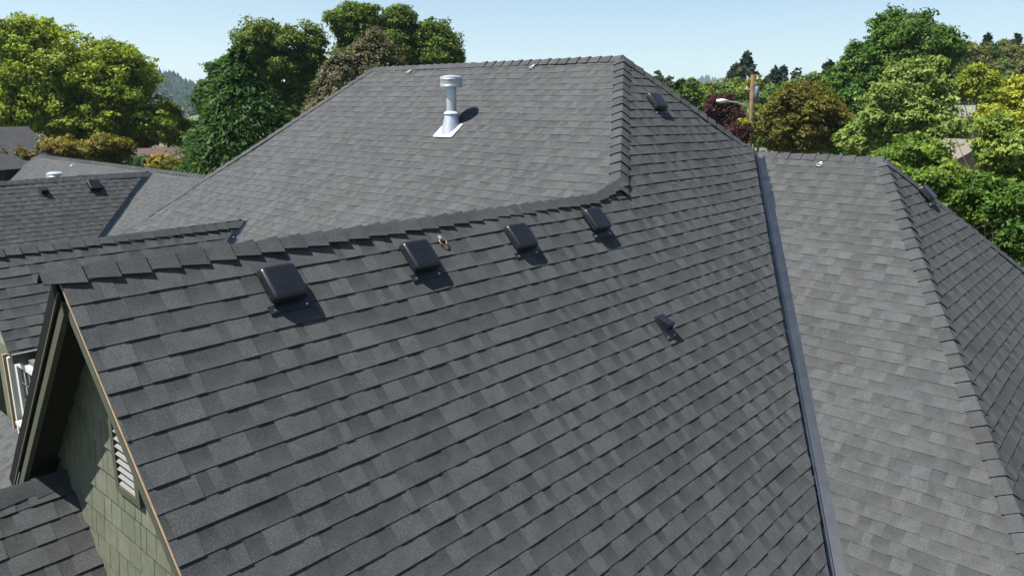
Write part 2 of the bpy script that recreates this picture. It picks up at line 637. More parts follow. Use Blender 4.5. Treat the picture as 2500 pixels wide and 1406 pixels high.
# ---- split the shingles: the 300 that show largest are objects, the rest stays one field per slope
area = []
for pc in PIECES:
    P = np.array([pc[5](u, s, 0.01) for u, s in pc[1]])
    uv, z = project(P)
    if (z < .2).any(): area.append(0); continue
    c = uv.mean(0)
    if not (-15 < c[0] < 2515 and -10 < c[1] < 1416): area.append(0); continue
    x, y = uv[:, 0], uv[:, 1]
    area.append(abs(np.dot(x, np.roll(y, 1)) - np.dot(y, np.roll(x, 1))) / 2 if 0 < c[0] < 2500 and 0 < c[1] < 1406 else 0)
order = np.argsort(area)[::-1]
single = set(order[:300].tolist())
fields = [MB() for _ in SLOPES]
for i, pc in enumerate(PIECES):
    if i in single:
        mb = MB(); piece_mesh(mb, pc); mb.build("shingle", M_SH, SLOPES[pc[0]])
    else:
        piece_mesh(fields[pc[0]], pc)
for mb, sl in zip(fields, SLOPES):
    if mb.v: mb.build("shingle_courses", M_SH, sl)["kind"] = "stuff"


# ---- ridge and hip caps
def cap_row(A, B, a, b, expo=0.183, w=0.125, butt_at_B=True, tone=1.0, h0=0.021, curl_=.003, start=0.0, head_w=.86):
    """Folded cap shingles from A to B. a, b: unit vectors down either side. Butts face B (or A)."""
    A, B = np.asarray(A, float), np.asarray(B, float)
    L = np.linalg.norm(B - A)
    t = (B - A) / L
    a = np.asarray(a, float) / np.linalg.norm(a); b = np.asarray(b, float) / np.linalg.norm(b)
    na = np.cross(t, a); na = na if na[2] > 0 else -na; na = na / np.linalg.norm(na)
    nb = np.cross(t, b); nb = nb if nb[2] > 0 else -nb; nb = nb / np.linalg.norm(nb)
    nm = (na + nb) / np.linalg.norm(na + nb)
    n = max(1, int(round((L - start) / expo)))
    ex = (L - start) / n
    for i in range(n):
        # hidden head, exposed butt
        s0, s1_ = start + i * ex, start + (i + 1) * ex
        if butt_at_B: head, butt = s0 - .03, s1_ + random.uniform(-.006, .006)
        else: head, butt = s1_ + .03, s0 + random.uniform(-.006, .006)
        base = (0.042 + random.uniform(-.0065, .0065)) * tone
        c = np.array([base * .96, base * 1.0, base * 1.04])
        skew = random.uniform(-.006, .006)
        rows_t, rows_b = [], []
        for pos_, hh, ww in ((head, .004, w * head_w), ((head + butt) / 2, .004 + (h0 - .004) * .5, w * (head_w + 1.07) / 2), (butt, h0 + random.uniform(-.003, .004), w * 1.07)):
            q = A + t * pos_
            top, bot = [], []
            for k in (-1, -.55, -.09, 0, .09, .55, 1):
                d_, nn = (a, na) if k < 0 else (b, nb)
                x = abs(k) * ww + skew * k
                if k == 0:
                    p_ = q + nm * (hh + .0015) / (na @ nm)
                    pb = q + nm * (hh - .009) / (na @ nm)
                else:
                    curl = (.0, .5 * curl_, curl_)[(pos_ != head) + (pos_ == butt)] * (1 if abs(k) == 1 else .35 if abs(k) > .5 else 0)
                    hk = hh * (1 if curl_ > .006 else (.5 if abs(k) == 1 else .85 if abs(k) > .5 else 1))
                    p_ = q + d_ * x + nn * (hk + .003 + curl)
                    pb = q + d_ * x + nn * (hk - .007 + curl)
                top.append(p_); bot.append(pb)
            rows_t.append(top); rows_b.append(bot)
        mb = MB()
        for r in range(2):
            for k in range(6):
                mb.face([rows_t[r][k], rows_t[r][k + 1], rows_t[r + 1][k + 1], rows_t[r + 1][k]], c)
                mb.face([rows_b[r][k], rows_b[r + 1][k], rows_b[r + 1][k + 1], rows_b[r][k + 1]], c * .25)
            for k in (0, 6):
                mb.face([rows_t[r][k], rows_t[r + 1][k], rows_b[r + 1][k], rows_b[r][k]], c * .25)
        for r in (0, 2):
            for k in range(6):
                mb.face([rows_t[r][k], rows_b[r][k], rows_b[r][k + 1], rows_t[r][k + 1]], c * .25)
        mb.build("ridge_cap", M_SH, house)


def perp(dirn, t):
    t = np.asarray(t) / np.linalg.norm(t)
    d = np.asarray(dirn) - t * (np.asarray(dirn) @ t)
    return d / np.linalg.norm(d)


G0 = (-0.055, YG, T2 * YG + .006); G1 = (xJ + .06, YG, T2 * YG + .006)
G_end = (xJ - .5, YG, T2 * YG + .006)
G_turn = (xJ + .17, T1 * (xJ + .17 - XA) / T2 - .01, T1 * (xJ + .17 - XA) + .012)
cap_row(G_end, G_turn, perp((0, -C2, -C2 * T2), np.array(G_turn) - np.array(G_end)), perp((0, C2, -C2 * T2 * .4), np.array(G_turn) - np.array(G_end)), w=.108, h0=.022, curl_=.01, head_w=.76, tone=.98)
cap_row(G0, G_end, D_Y, D_YP, butt_at_B=True, w=.108, h0=.017, curl_=.009, head_w=.74, tone=.98)
R2p = np.array([XR, Y2, ZR + .005]); R1p = np.array([XR, Y1, ZR + .005])
D_XB = np.array([1, 0, -TB]) / math.hypot(1, TB)
D_LH = np.array([0, 1, -TL]) / math.hypot(1, TL)
Jp = np.array([xJ, YG, T2 * YG + .02])
mid_r = R2p + (R1p - R2p) * ((4.27 - Y2) / (Y1 - Y2))


def hip_dirs(A, B, da, db):
    """Unit vectors in each roof plane, square to the hip line: take slope directions and remove the part along it."""
    t = np.asarray(B) - np.asarray(A)
    return perp(da, t), perp(db, t)


# sideways directions in each plane for the hips: along-course vector, squared to the hip
a, b = hip_dirs(R2p, Jp, UY, UX)
cap_row(R2p, Jp, a, b, butt_at_B=True)
cap_row(mid_r, R2p, D_X, D_XB, butt_at_B=True)
cap_row(mid_r, R1p, D_X, D_XB, butt_at_B=True)
Kp = np.array([XV + .0, yK, ZV + .01])
a, b = hip_dirs(R2p, Kp, -UX, UY)
cap_row(R2p, Kp, a, b, butt_at_B=True)
Lp = np.array([XA + z1e / T1, Y1 + (ZR - z1e) / TL, z1e])
a, b = hip_dirs(R1p, Lp, -UY, UX)
cap_row(R1p, Lp, a, b, butt_at_B=True)
Ep = np.array([XV, YE, ZV + .005])
cap_row((XV, yK + .02, ZV + .005), Ep - np.array([0, .02, 0]), D_X, D_XB, butt_at_B=True)
Up = np.array([xTe, yTe, ZEAVE])
a, b = hip_dirs(Ep, Up, UY, UX)
cap_row(Ep, Up, a, b, butt_at_B=True)
Bp = np.array([XV + (ZV - ZEAVE) / TB, yTe, ZEAVE])
a, b = hip_dirs(Ep, Bp, -UX, UY)
cap_row(Ep, Bp, a, b, butt_at_B=True)
cap_row((x2g - .05, Y2W, Z2W + .005), (X2W + .05, Y2W, Z2W + .005), D_Y, D_YP, butt_at_B=True, w=.11, h0=.017, curl_=.009, head_w=.74, tone=.98)
cap_row((2.4, YW, ZW + .005), (XW + .05, YW, ZW + .005), D_Y, D_YP, butt_at_B=True)
cap_row((XP, 14.5, ZP + .005), (XP, YP1, ZP + .005), D_X, D_XB, butt_at_B=False, expo=.2)
Ph = np.array([xPe, YP1 + (ZP - zPe) / T2, zPe])
a, b = hip_dirs((XP, YP1, ZP), Ph, -UY, UX)
cap_row((XP, YP1, ZP + .005), Ph, a, b, expo=.2)
cap_row((-2.2, yL, zL + .004), (XWALL, yL, zL + .004), D_Y, D_YP, butt_at_B=False, expo=.24, h0=.012, curl_=.004)


# ---- valley metal
def valley(A, B, a, b, w1, w2, lift=0.007, breaks=(0., 1.)):
    A, B = np.asarray(A, float), np.asarray(B, float)
    t = (B - A) / np.linalg.norm(B - A)
    na = np.cross(t, a); na = na if na[2] > 0 else -na
    nb = np.cross(t, b); nb = nb if nb[2] > 0 else -nb
    nm = (na + nb) / np.linalg.norm(na + nb)
    for i in range(len(breaks) - 1):
        p0, p1 = A + (B - A) * breaks[i], A + (B - A) * (breaks[i + 1] + (.004 if i < len(breaks) - 2 else 0))
        up = 0.0025 * (len(breaks) - i)
        mb = MB()
        rows = []
        for p_ in (p0, p1):
            r = [p_ + a * (w1 + .02) + na * (lift + up), p_ + a * .022 + na * (lift + up), p_ + nm * (lift + .02 + up), p_ + b * .022 + nb * (lift + up), p_ + b * (w2 + .02) + nb * (lift + up)]
            rows.append(r)
        mb.grid(rows)
        o = mb.build("valley_flashing", M_VALLEY, house)
        # bright nail heads and scuffs along the rib
        for j in range(random.randint(2, 3)):
            k = random.uniform(.1, .9)
            q = p0 + (p1 - p0) * k + (a if j % 2 else b) * .035 + nm * (lift + up + .003)
            m2 = MB(); m2.box(q, t, np.cross(nm, t), nm, .014, .008, .003)
            m2.build("nail", M_SCREW, o)


tv = np.array([-1 / T1, -1 / T2, -1.])
va, vb = perp(-UX, tv), perp(-UY, tv)
valley((XT + ZV / T1, yK, ZV), (vx(zv), zv / T2, zv), va, vb, VG, VG, breaks=(0, .42, .585, 1.0))
tw = np.array([X2W - v2(s2w), 0, 0])
A2 = np.array([X2W, Y2W, Z2W]); B2 = A2 + np.array([v2(s2w) - X2W, -s2w * C2, -s2w * C2 * T2])
valley(A2, B2, perp(-UX, B2 - A2), perp(-UY, B2 - A2), .07, .05)
A3 = np.array([XW, YW, ZW]); B3 = A3 + np.array([vw(4.6) - XW, -4.6 * C2, -4.6 * C2 * T2])
valley(A3, B3, perp(-UX, B3 - A3), perp(-UY, B3 - A3), .13, .05)


# ---- roof vents
def frame_on(P, U, D):
    U = np.asarray(U, float); D = np.asarray(D, float)
    N = np.cross(U, D); N = N if N[2] > 0 else -N
    return U, D, N / np.linalg.norm(N)


def rounded_rect(cx, cy, hx, hy, r, n=4):
    pts = []
    for sx, sy, a0 in ((1, 1, 0), (-1, 1, 90), (-1, -1, 180), (1, -1, 270)):
        for k in range(n + 1):
            t = math.radians(a0 + 90 * k / n)
            pts.append((cx + sx * (hx - r) + r * math.cos(t), cy + sy * (hy - r) + r * math.sin(t)))
    return pts


def roof_vent(P, U, D, size=.136, h=.094, lab=None):
    """Low rounded hood over a throat on a nailed flange; P on the roof plane under the hood's middle."""
    U, D, N = frame_on(P, U, D)
    P = np.asarray(P, float) - U * .022 - D * .03
    pt = lambda u, s, z: P + U * u + D * s + N * z
    mb = MB()
    rows = []
    lift_lo = .016
    for inset, z in ((.012, .02), (.002, .022), (-.002, .026), (.004, h - .022), (.009, h - .01), (.017, h - .003), (.03, h)):
        rows.append([pt(u, s, z + lift_lo * (s / size + 1) / 2) for u, s in rounded_rect(0, 0, size - inset, size - inset, .03)])
    mb.grid(rows, closed=True)
    mb.face(rows[-1])
    mb.face(rows[0][::-1])
    hood = mb.build("roof_vent", M_VENT, house, smooth=True)
    md = hood.modifiers.new("es", 'EDGE_SPLIT'); md.split_angle = math.radians(50)
    if lab: hood["label"] = lab
    m2 = MB()
    m2.grid([[pt(u, s, z) for u, s in rounded_rect(0, -.01, size * .82, size * .8, .02)] for z in (.0, .05)], closed=True)
    m2.build("throat", M_DARKTRIM, hood)
    m3 = MB()
    m3.box(pt(-0.005, size + .025, .018), U, D, N, size * 2 + .05, .06, .004)
    m3.build("flange", M_FLANGE, hood)
    for u, s in ((-size + .01, size + .035), (size - .02, size + .035)):
        m4 = MB()
        m4.tube([pt(u, s, .022), pt(u, s, .028)], .0075, 8)
        m4.build("screw", M_SCREW, hood)
    for u, s, z in ((-size - .001, -size + .05, .05), (-size - .001, size - .05, .055)):
        m4 = MB()
        q = pt(u, s, z + .01)
        m4.tube([q, q - U * .003], .004, 6)
        m4.build("rivet", M_SCREW, hood)
    return hood


F_pt = lambda x, y: (x, y, T2 * y)
for (x, y), lb in (((1.287, -.2), "first black vent from the gable peak, below the ridge"), ((2.533, -.192), "second black vent from the gable peak, beside the brass ring"),
                   ((3.766, -.192), "third black vent from the gable peak"), ((5.004, -.168), "black vent nearest the hip")):
    roof_vent(F_pt(x, y), UX, D_Y, lab=lb)
roof_vent(F_pt(7.915, .9), UX, D_Y, lab="black vent high on the hip end")
yu = -2.02
roof_vent((10.46, -2.03, ZV + T2 * (-2.03 - YE)), UX, D_Y, size=.125, lab="black vent on the right-hand hip end")
roof_vent((7.19, 19.0, ZW + T2 * (19.0 - YW)), UX, D_Y, size=.17, h=.11, lab="black vent on the far wing")


def box_vent(P, U, D, w=.062, L=.085, h=.1, lab=None):
    P = np.asarray(P, float)
    U, D, N = frame_on(P, U, D)
    pt = lambda u, s, z: P + U * u + D * s + N * z
    mb = MB()
    a0, a1 = [pt(-w, -L, .018), pt(w, -L, .018)], [pt(-w, L * .55, h), pt(w, L * .55, h)]
    b1 = [pt(-w, L * .75, h * .55), pt(w, L * .75, h * .55)]
    c1 = [pt(-w, L, .015), pt(w, L, .015)]
    mb.face([a0[0], a0[1], a1[1], a1[0]])
    mb.face([a1[0], a1[1], b1[1], b1[0]])
    mb.face([b1[0], b1[1], pt(w, L * .5, .03), pt(-w, L * .5, .03)])
    for k in (0, 1):
        mb.face([a0[k], a1[k], b1[k], c1[k]])
    o = mb.build("box_vent", M_VENT, house)
    if lab: o["label"] = lab
    m2 = MB(); m2.box(pt(0, .035, .016), U, D, N, 2 * w + .075, 2 * L + .1, .004); m2.build("flange", M_FLANGE, o)
    for u in (-w - .012, w - .02):
        m4 = MB(); m4.tube([pt(u, L + .06, .018), pt(u, L + .06, .024)], .0065, 8); m4.build("screw", M_SCREW, o)


box_vent(F_pt(5.06, -.985), UX, D_Y, lab="small wedge-shaped black vent low on the front slope")
box_vent((5.826, 18.99, ZW + T2 * (18.99 - YW)), UX, D_Y, w=.085, L=.12, h=.13, lab="small black vent on the far wing")


# ---- flue pipe
def ring_rows(c, prof, n=28, slope=None):
    rows = []
    for r, z in prof:
        row = []
        for k in range(n):
            t = 2 * math.pi * k / n
            x, y = c[0] + r * math.cos(t), c[1] + r * math.sin(t)
            row.append((x, y, z))
        rows.append(row)
    return rows


def lathe(c, prof, name, mat, parent, n=28, cap=True, label=None):
    mb = MB()
    rows = ring_rows(c, prof, n)
    mb.grid(rows, closed=True)
    if cap: mb.face(rows[-1])
    o = mb.build(name, mat, parent, smooth=True)
    md = o.modifiers.new("es", 'EDGE_SPLIT'); md.split_angle = math.radians(35)
    if label: o["label"] = label
    return o


fx, fy = 6.62, 3.6
fz = T1 * (fx - XA)
flue = lathe((fx, fy), [(.075, fz), (.075, fz + .6)], "flue_pipe", M_GALV, house, label="galvanised flue pipe with round cap")
lathe((fx, fy), [(.06, fz + .575), (.155, fz + .575), (.163, fz + .58), (.163, fz + .6), (.166, fz + .603), (.163, fz + .607), (.163, fz + .685), (.166, fz + .69), (.163, fz + .695), (.163, fz + .722), (.158, fz + .726), (.1, fz + .742), (.03, fz + .75)], "flue_cap", M_GALV, flue, n=40)
lathe((fx, fy), [(.076, fz + .235), (.1, fz + .225), (.118, fz + .2), (.117, fz + .192)], "storm_collar", M_LEAD, flue, cap=False)
mb = MB()
rows = []
for k in range(33):
    t = 2 * math.pi * k / 32
    top = np.array([fx + .098 * math.cos(t), fy + .098 * math.sin(t), fz + .2])
    bx_, by_ = fx - .03 + .15 * math.cos(t), fy + .135 * math.sin(t)
    bot = np.array([bx_, by_, T1 * (bx_ - XA) + .02])
    rows.append([top, top * .55 + bot * .45 + np.array([0, 0, -.008]), bot])
mb.grid(rows)
mb.build("cone_flashing", M_GALV, flue, smooth=True)
U_, D_, N_ = frame_on((0, 0, 0), UY, D_X)
base = np.array([fx, fy, fz])
mb = MB()
mb.face([base + U_ * u + D_ * s + N_ * .02 for u, s in rounded_rect(.0, .09, .2, .16, .03)])
mb.build("base_flashing", M_LEAD, flue)
# round cap on the far range
rx, ry = 8.339, 25.653
rz = T1 * (rx - XPA)
far_flue = lathe((rx, ry), [(.12, rz - .2), (.12, rz + .05)], "flue_pipe", M_GALV, house, label="round metal cap behind the far wing's ridge")
lathe((rx, ry), [(.1, rz - .06), (.28, rz - .06), (.285, rz + .03), (.29, rz + .035), (.285, rz + .04), (.285, rz + .13), (.2, rz + .17), (.04, rz + .19)], "flue_cap", M_GALV, far_flue, n=32)


# ---- ring anchors on the ridges
def anchor(P, U, D, mat, s=1.0):
    U, D, N = frame_on(P, U, D)
    P = np.asarray(P, float) + N * .016
    mb = MB(); mb.box(P + N * .004 + D * .01, U, D, N, .03 * s, .05 * s, .004)
    o = mb.build("roof_anchor", M_RING, house)
    m2 = MB()
    n = 16
    pts = [P + D * (.055 * s) + U * (.034 * s * math.cos(2 * math.pi * k / n)) + D * (.036 * s * math.sin(2 * math.pi * k / n)) + N * (.012 + .006 * math.sin(2 * math.pi * k / n)) for k in range(n + 1)]
    m2.tube(pts, .0065 * s, 6, cap=False)
    m2.build("ring", mat, o, smooth=True)


anchor(F_pt(2.845, -.07), UX, D_Y, M_BRASS, 1.0)
for y in (5.84, 3.02):
    x = 7.83
    anchor((x, y, T1 * (x - XA)), UY, D_X, M_RING, 1.0)
anchor((9.80, -.76, T1 * (9.80 - XT)), UY, D_X, M_RING, 1.05)
anchor((8.9, 25.4, T1 * (8.9 - XPA)), UY, D_X, M_RING, 1.6)

# ---- front gable: wall, barge boards, soffit, louvre
zpk = T2 * YG
rk = lambda y, off: zpk - T2 * abs(y - YG) - off
gw = MB()
yl0, yr0 = 3.2, -3.0
gw.face([(XWALL + .012, YG, rk(YG, .12)), (XWALL + .012, yl0, rk(yl0, .12)), (XWALL + .012, yl0, GROUND), (XWALL + .012, yr0, GROUND), (XWALL + .012, yr0, rk(yr0, .12))])
gable = gw.build("gable_wall", M_GREEN2, house)
gable["label"] = "olive shingled gable wall"
k = 0
LVC = dict(y0=.19, y1=-.165, z0=-.45, z1=-1.43)
for row in range(-1, 14):
    zb = -1.102 - .191 * (row - 3) + 0.12     # butt line of the row, rising slightly along the wall
    rr = random.Random(row + 50)
    y = 1.75
    while y > -2.6:
        w = rr.choice((.085, .11, .14, .17, .2)) * rr.uniform(.92, 1.08)
        ya, yb = y, y - w + .006
        hp = [(1, 0, 9), (-T2 * -1, 0, 99)]
        poly = clip([(ya, zb), (yb, zb), (yb, zb + .205), (ya, zb + .205)],
                    [(T2, 1, zpk - .12 + T2 * YG), (-T2, 1, zpk - .12 - T2 * YG), (-0.0, -1, 4.6)])
        y -= w
        if not poly: continue
        cy = sum(p[0] for p in poly) / len(poly); cz = sum(p[1] for p in poly) / len(poly)
        if LVC['y1'] < cy < LVC['y0'] and LVC['z1'] < cz < LVC['z0']: continue
        if cz < T2 * cy + LOFF - .12: continue
        mb = MB()
        zb_ = min(p[1] for p in poly)
        fr = [(XWALL - .017 * max(0, 1 - (z - zb) / .205) - .001 + rr.uniform(0, .0015), yy, z) for yy, z in poly]
        bk = [(XWALL + .011, yy, z) for yy, z in poly]
        mb.face(fr)
        for i in range(len(poly)):
            j = (i + 1) % len(poly)
            mb.face([fr[i], bk[i], bk[j], fr[j]])
        mb.build("wall_shingle", rr.choice((M_GREEN, M_GREEN, M_GREEN2, M_GREEN3)), gable)
# louvre
lv = MB()
for (y0, y1, z0, z1) in ((.19, .14, -.45, -1.42), (-.11, -.165, -.45, -1.42), (.14, -.11, -1.375, -1.42), (.14, -.11, -.45, -.51)):
    lv.box((XWALL - .012, (y0 + y1) / 2, (z0 + z1) / 2), (1, 0, 0), (0, 1, 0), (0, 0, 1), .045, abs(y0 - y1), abs(z0 - z1))
louv = lv.build("gable_vent", M_TRIM, gable)
louv["label"] = "pale slatted vent in the gable wall"
mb = MB(); mb.box((XWALL + .009, .015, -.95), (1, 0, 0), (0, 1, 0), (0, 0, 1), .002, .25, .86); mb.build("vent_back", M_DARKTRIM, louv)
for i in range(16):
    z = -1.345 + .052 * i
    mb = MB()
    ax = np.array([.72, 0, .69]); ax /= np.linalg.norm(ax)
    mb.box((XWALL - .013, .015, z), ax, (0, 1, 0), np.cross(ax, (0, 1, 0)), .05, .246, .005)
    mb.build("slat", M_LOUVER, louv)

nl = np.array([0, T2, 1]) * C2        # outward normal of the left (+Y) slope
nr_ = np.array([0, -T2, 1]) * C2


def rake_board(side, x0, x1, d0, d1, mat, name, smax):
    """Board along the rake; d = depth below the roof surface, square to it."""
    D_ = D_YP if side > 0 else D_Y
    N_ = nl if side > 0 else nr_
    A = np.array([0, YG, zpk])
    mb = MB()
    c = lambda s, x, d: A + D_ * s + np.array([x, 0, 0]) - N_ * d
    s0 = 0.0
    # mitre at the peak: start each depth where the centre line is met
    st = lambda d: d / T2
    P = [c(st(d0), x0, d0), c(smax, x0, d0), c(smax, x0, d1), c(st(d1), x0, d1)]
    Q = [c(st(d0), x1, d0), c(smax, x1, d0), c(smax, x1, d1), c(st(d1), x1, d1)]
    mb.face(P); mb.face(Q[::-1])
    for i in range(4):
        j = (i + 1) % 4
        mb.face([P[i], Q[i], Q[j], P[j]])
    return mb.build(name, mat, house)


SL = 2.42
rake_board(1, -.012, .0, .004, .085, M_DARKTRIM, "rake_trim", SL)
rake_board(1, -.014, -.001, .0855, .097, M_TRIM, "rake_strip", SL)
rake_board(1, .004, .03, .0985, .13, M_DARKTRIM, "rake_trim", SL)
rake_board(1, .0, .035, .1305, .185, M_TRIM, "barge_board", SL)
rake_board(1, .036, XWALL + .01, .10, .112, M_SOFFIT, "soffit", SL)
rake_board(-1, -.002, .022, .006, .015, M_WOOD, "rake_strip", 5.0)
rake_board(-1, .024, .05, .025, .16, M_TRIM, "barge_board", 5.0)
rake_board(-1, .051, XWALL + .01, .10, .112, M_SOFFIT, "soffit", 5.0)
# ---- walls of the house below the eaves
def wall_box(x0, x1, y0, y1, z1, name="wall"):
    mb = MB(); mb.box(((x0 + x1) / 2, (y0 + y1) / 2, (GROUND + z1) / 2), (1, 0, 0), (0, 1, 0), (0, 0, 1), x1 - x0, y1 - y0, z1 - GROUND)
    return mb.build(name, M_GREEN2, house)


wall_box(5.2, 14.8, -4.4, 9.0, -3.75)
wall_box(.3, 5.15, -2.8, 2.6, -3.75)
wall_box(5.0, 13.0, 12.0, 31.5, -4.35)
wall_box(2.8, 4.9, 14.0, 24.0, -4.35)
mb = MB(); mb.box((-.9, 0.2, (GROUND - 4.8) / 2), (1, 0, 0), (0, 1, 0), (0, 0, 1), 2.2, 2.2, -4.8 - GROUND); mb.build("wall", M_GREEN2, house)

# ---- wing-two wall with window, gutter and corner boards (a sliver left of the gable)
yq = Y2W - s2w * C2
zq = Z2W - s2w * C2 * T2
mb = MB()
mb.box((1.2, 5.45, -2.6), (1, 0, 0), (0, 1, 0), (0, 0, 1), .06, 1.9, 1.35)
w2wall = mb.build("wing_wall", M_GREEN, house)
win = MB()
wy0, wy1, wz0, wz1 = 5.55, 4.75, -2.78, -1.98
for (y0, y1, z0, z1) in ((wy0, wy0 - .07, wz0, wz1), (wy1 + .07, wy1, wz0, wz1), (wy0 - .07, wy1 + .07, wz0, wz0 + .07), (wy0 - .07, wy1 + .07, wz1 - .07, wz1)):
    win.box((1.15, (y0 + y1) / 2, (z0 + z1) / 2), (1, 0, 0), (0, 1, 0), (0, 0, 1), .06, abs(y0 - y1), abs(z0 - z1))
window = win.build("window", M_WHITE, w2wall)
mb = MB(); mb.box((1.163, (wy0 + wy1) / 2, (wz0 + wz1) / 2), (1, 0, 0), (0, 1, 0), (0, 0, 1), .004, wy0 - wy1 - .1, wz1 - wz0 - .1); mb.build("pane", M_GLASS, window)
for i in (1, 2, 3):
    y = wy0 - .07 + (wy1 + .14 - wy0) * i / 4
    mb = MB(); mb.box((1.152, y, (wz0 + wz1) / 2), (1, 0, 0), (0, 1, 0), (0, 0, 1), .014, .016, wz1 - wz0 - .14); mb.build("muntin", M_WHITE, window)
for i in (1, 2):
    z = wz0 + .07 + (wz1 - wz0 - .14) * i / 3
    mb = MB(); mb.box((1.149, (wy0 + wy1) / 2, z), (1, 0, 0), (0, 1, 0), (0, 0, 1), .012, wy0 - wy1 - .14, .018); mb.build("muntin", M_TRIM, window)
mb = MB(); mb.box((1.11, (wy0 + wy1) / 2, wz0 - .02), (1, 0, 0), (0, 1, 0), (0, 0, 1), .12, wy0 - wy1 + .1, .04); mb.build("sill", M_WHITE, window)
gut = MB()
gut.box((1.75, yq - .055, zq - .05), (1, 0, 0), (0, 1, 0), (0, 0, 1), 1.45, .1, .11)
g_ = gut.build("gutter", M_GUTTER, house)
mb = MB(); mb.box((1.75, yq - .108, zq + .01), (1, 0, 0), (0, 1, 0), (0, 0, 1), 1.45, .012, .012); mb.build("lip", M_GUTTERLIP, g_)
for yy, ww, mm in ((5.72, .05, M_WHITE), (5.9, .035, M_WOOD)):
    mb = MB(); mb.box((1.12, yy, -2.5), (1, 0, 0), (0, 1, 0), (0, 0, 1), .05, ww, 1.0); mb.build("corner_board", mm, house)

# ------------------------------------------------------------------ trees
def set_mesh(name, V, colors, mat, parent, local_origin):
    """V (n,3,3) leaf triangles -> one mesh with a colour per corner."""
    n = len(V)
    me = bpy.data.meshes.new(name)
    me.vertices.add(n * 3)
    me.vertices.foreach_set("co", (V.reshape(-1, 3) - local_origin).astype(np.float32).ravel())
    me.loops.add(n * 3)
    me.loops.foreach_set("vertex_index", np.arange(n * 3, dtype=np.int32))
    me.polygons.add(n)
    me.polygons.foreach_set("loop_start", np.arange(n, dtype=np.int32) * 3)
    me.polygons.foreach_set("loop_total", np.full(n, 3, np.int32))
    me.materials.append(mat)
    ca = me.color_attributes.new("col", 'FLOAT_COLOR', 'CORNER')
    c = np.ones((n * 3, 4), np.float32)
    c[:, :3] = np.repeat(colors, 3, 0)
    ca.data.foreach_set("color", c.ravel())
    me.update()
    me.validate()
    o = bpy.data.objects.new(name, me)
    COL.objects.link(o)
    if parent is not None: o.parent = parent
    LEAVES.append(n)
    return o


LEAVES = []


def leaf_tris(P, Nrm, size, aspect=1.5, axis=None):
    n = len(P)
    Nrm = Nrm / (np.linalg.norm(Nrm, axis=1, keepdims=True) + 1e-9)
    t = rng.normal(size=(n, 3)) if axis is None else axis + rng.normal(size=(n, 3)) * .35
    t -= Nrm * (t * Nrm).sum(1, keepdims=True)
    t /= np.linalg.norm(t, axis=1, keepdims=True) + 1e-9
    b = np.cross(Nrm, t)
    s = (size * np.exp(rng.normal(0, .33, n)).clip(.45, 2.0))[:, None]
    L, W = s * aspect * .62, s * .62
    return np.stack([P - t * L, P + t * L * .7 + b * W, P + t * L * .8 - b * W], 1)


def crown_leaves(lobes, size, palette, density=1.0, clump=.55, droop=0.0):
    """lobes: (centre, radii). Leaves gather in clumps spread through and over each lobe."""
    Ps, Ns, Cs = [], [], []
    pal = np.array(palette, float)
    for c, r in lobes:
        c, r = np.asarray(c), np.asarray(r)
        vol = (r[0] * r[1] + r[1] * r[2] + r[0] * r[2])
        cr = clump * .72 * (0.8 + .2 * min(r))
        ncl = max(5, int(7.5 * density * vol / (cr * cr) * .62))
        d = rng.normal(size=(ncl, 3)); d /= np.linalg.norm(d, axis=1, keepdims=True)
        rad = 0.35 + .7 * rng.random(ncl) ** .55 + .16 * (rng.random(ncl) < .12)
        lump = 1 + .16 * np.sin(d[:, 0] * 5 + c[0]) * np.cos(d[:, 2] * 4 + c[1]) + rng.normal(size=ncl) * .15
        cc = c + d * r * (rad * lump)[:, None]
        cr_i = cr * rng.uniform(.55, 1.25, ncl)
        area_ = 4 * math.pi * cr_i ** 2
        nl_ = np.maximum(10, (density * .52 * area_ / (size * size) * .62).astype(int))
        tone = rng.normal(1, .15, ncl).clip(.6, 1.4)
        mixk = rng.random(ncl)
        for i in range(ncl):
            k = nl_[i]
            dd = rng.normal(size=(k, 3)); dd /= np.linalg.norm(dd, axis=1, keepdims=True)
            dd[:, 2] = np.abs(dd[:, 2]) * np.where(rng.random(k) < .72, 1, -1)
            rr_ = rng.random(k) ** .45
            sq = np.array([1.15, 1.15, .72])
            P = cc[i] + dd * sq * (cr_i[i] * rr_)[:, None]
            P[:, 2] -= droop * rr_ * cr_i[i]
            stray = rng.random(k) < .07
            P[stray] += dd[stray] * cr_i[i] * rng.uniform(.15, .6, (stray.sum(), 1))
            nrm = dd * .55 + (cc[i] - c) / (np.linalg.norm(cc[i] - c) + 1e-6) * .35 + np.array([0, 0, .45]) + rng.normal(size=(k, 3)) * .62
            m = (mixk[i] + rng.normal(size=k) * .22).clip(0, 1)[:, None]
            if len(pal) == 2: col = pal[0] * (1 - m) + pal[1] * m
            else:
                x = m * (len(pal) - 1); lo = np.minimum(x.astype(int), len(pal) - 2)[:, 0]; fr = x - lo[:, None]
                col = pal[lo] * (1 - fr) + pal[lo + 1] * fr
            col = col * np.array([1.42, 1.52, 1.12]) * tone[i] * rng.uniform(.8, 1.2, k)[:, None]
            Ps.append(P); Ns.append(nrm); Cs.append(col)
    return np.concatenate(Ps), np.concatenate(Ns), np.concatenate(Cs)


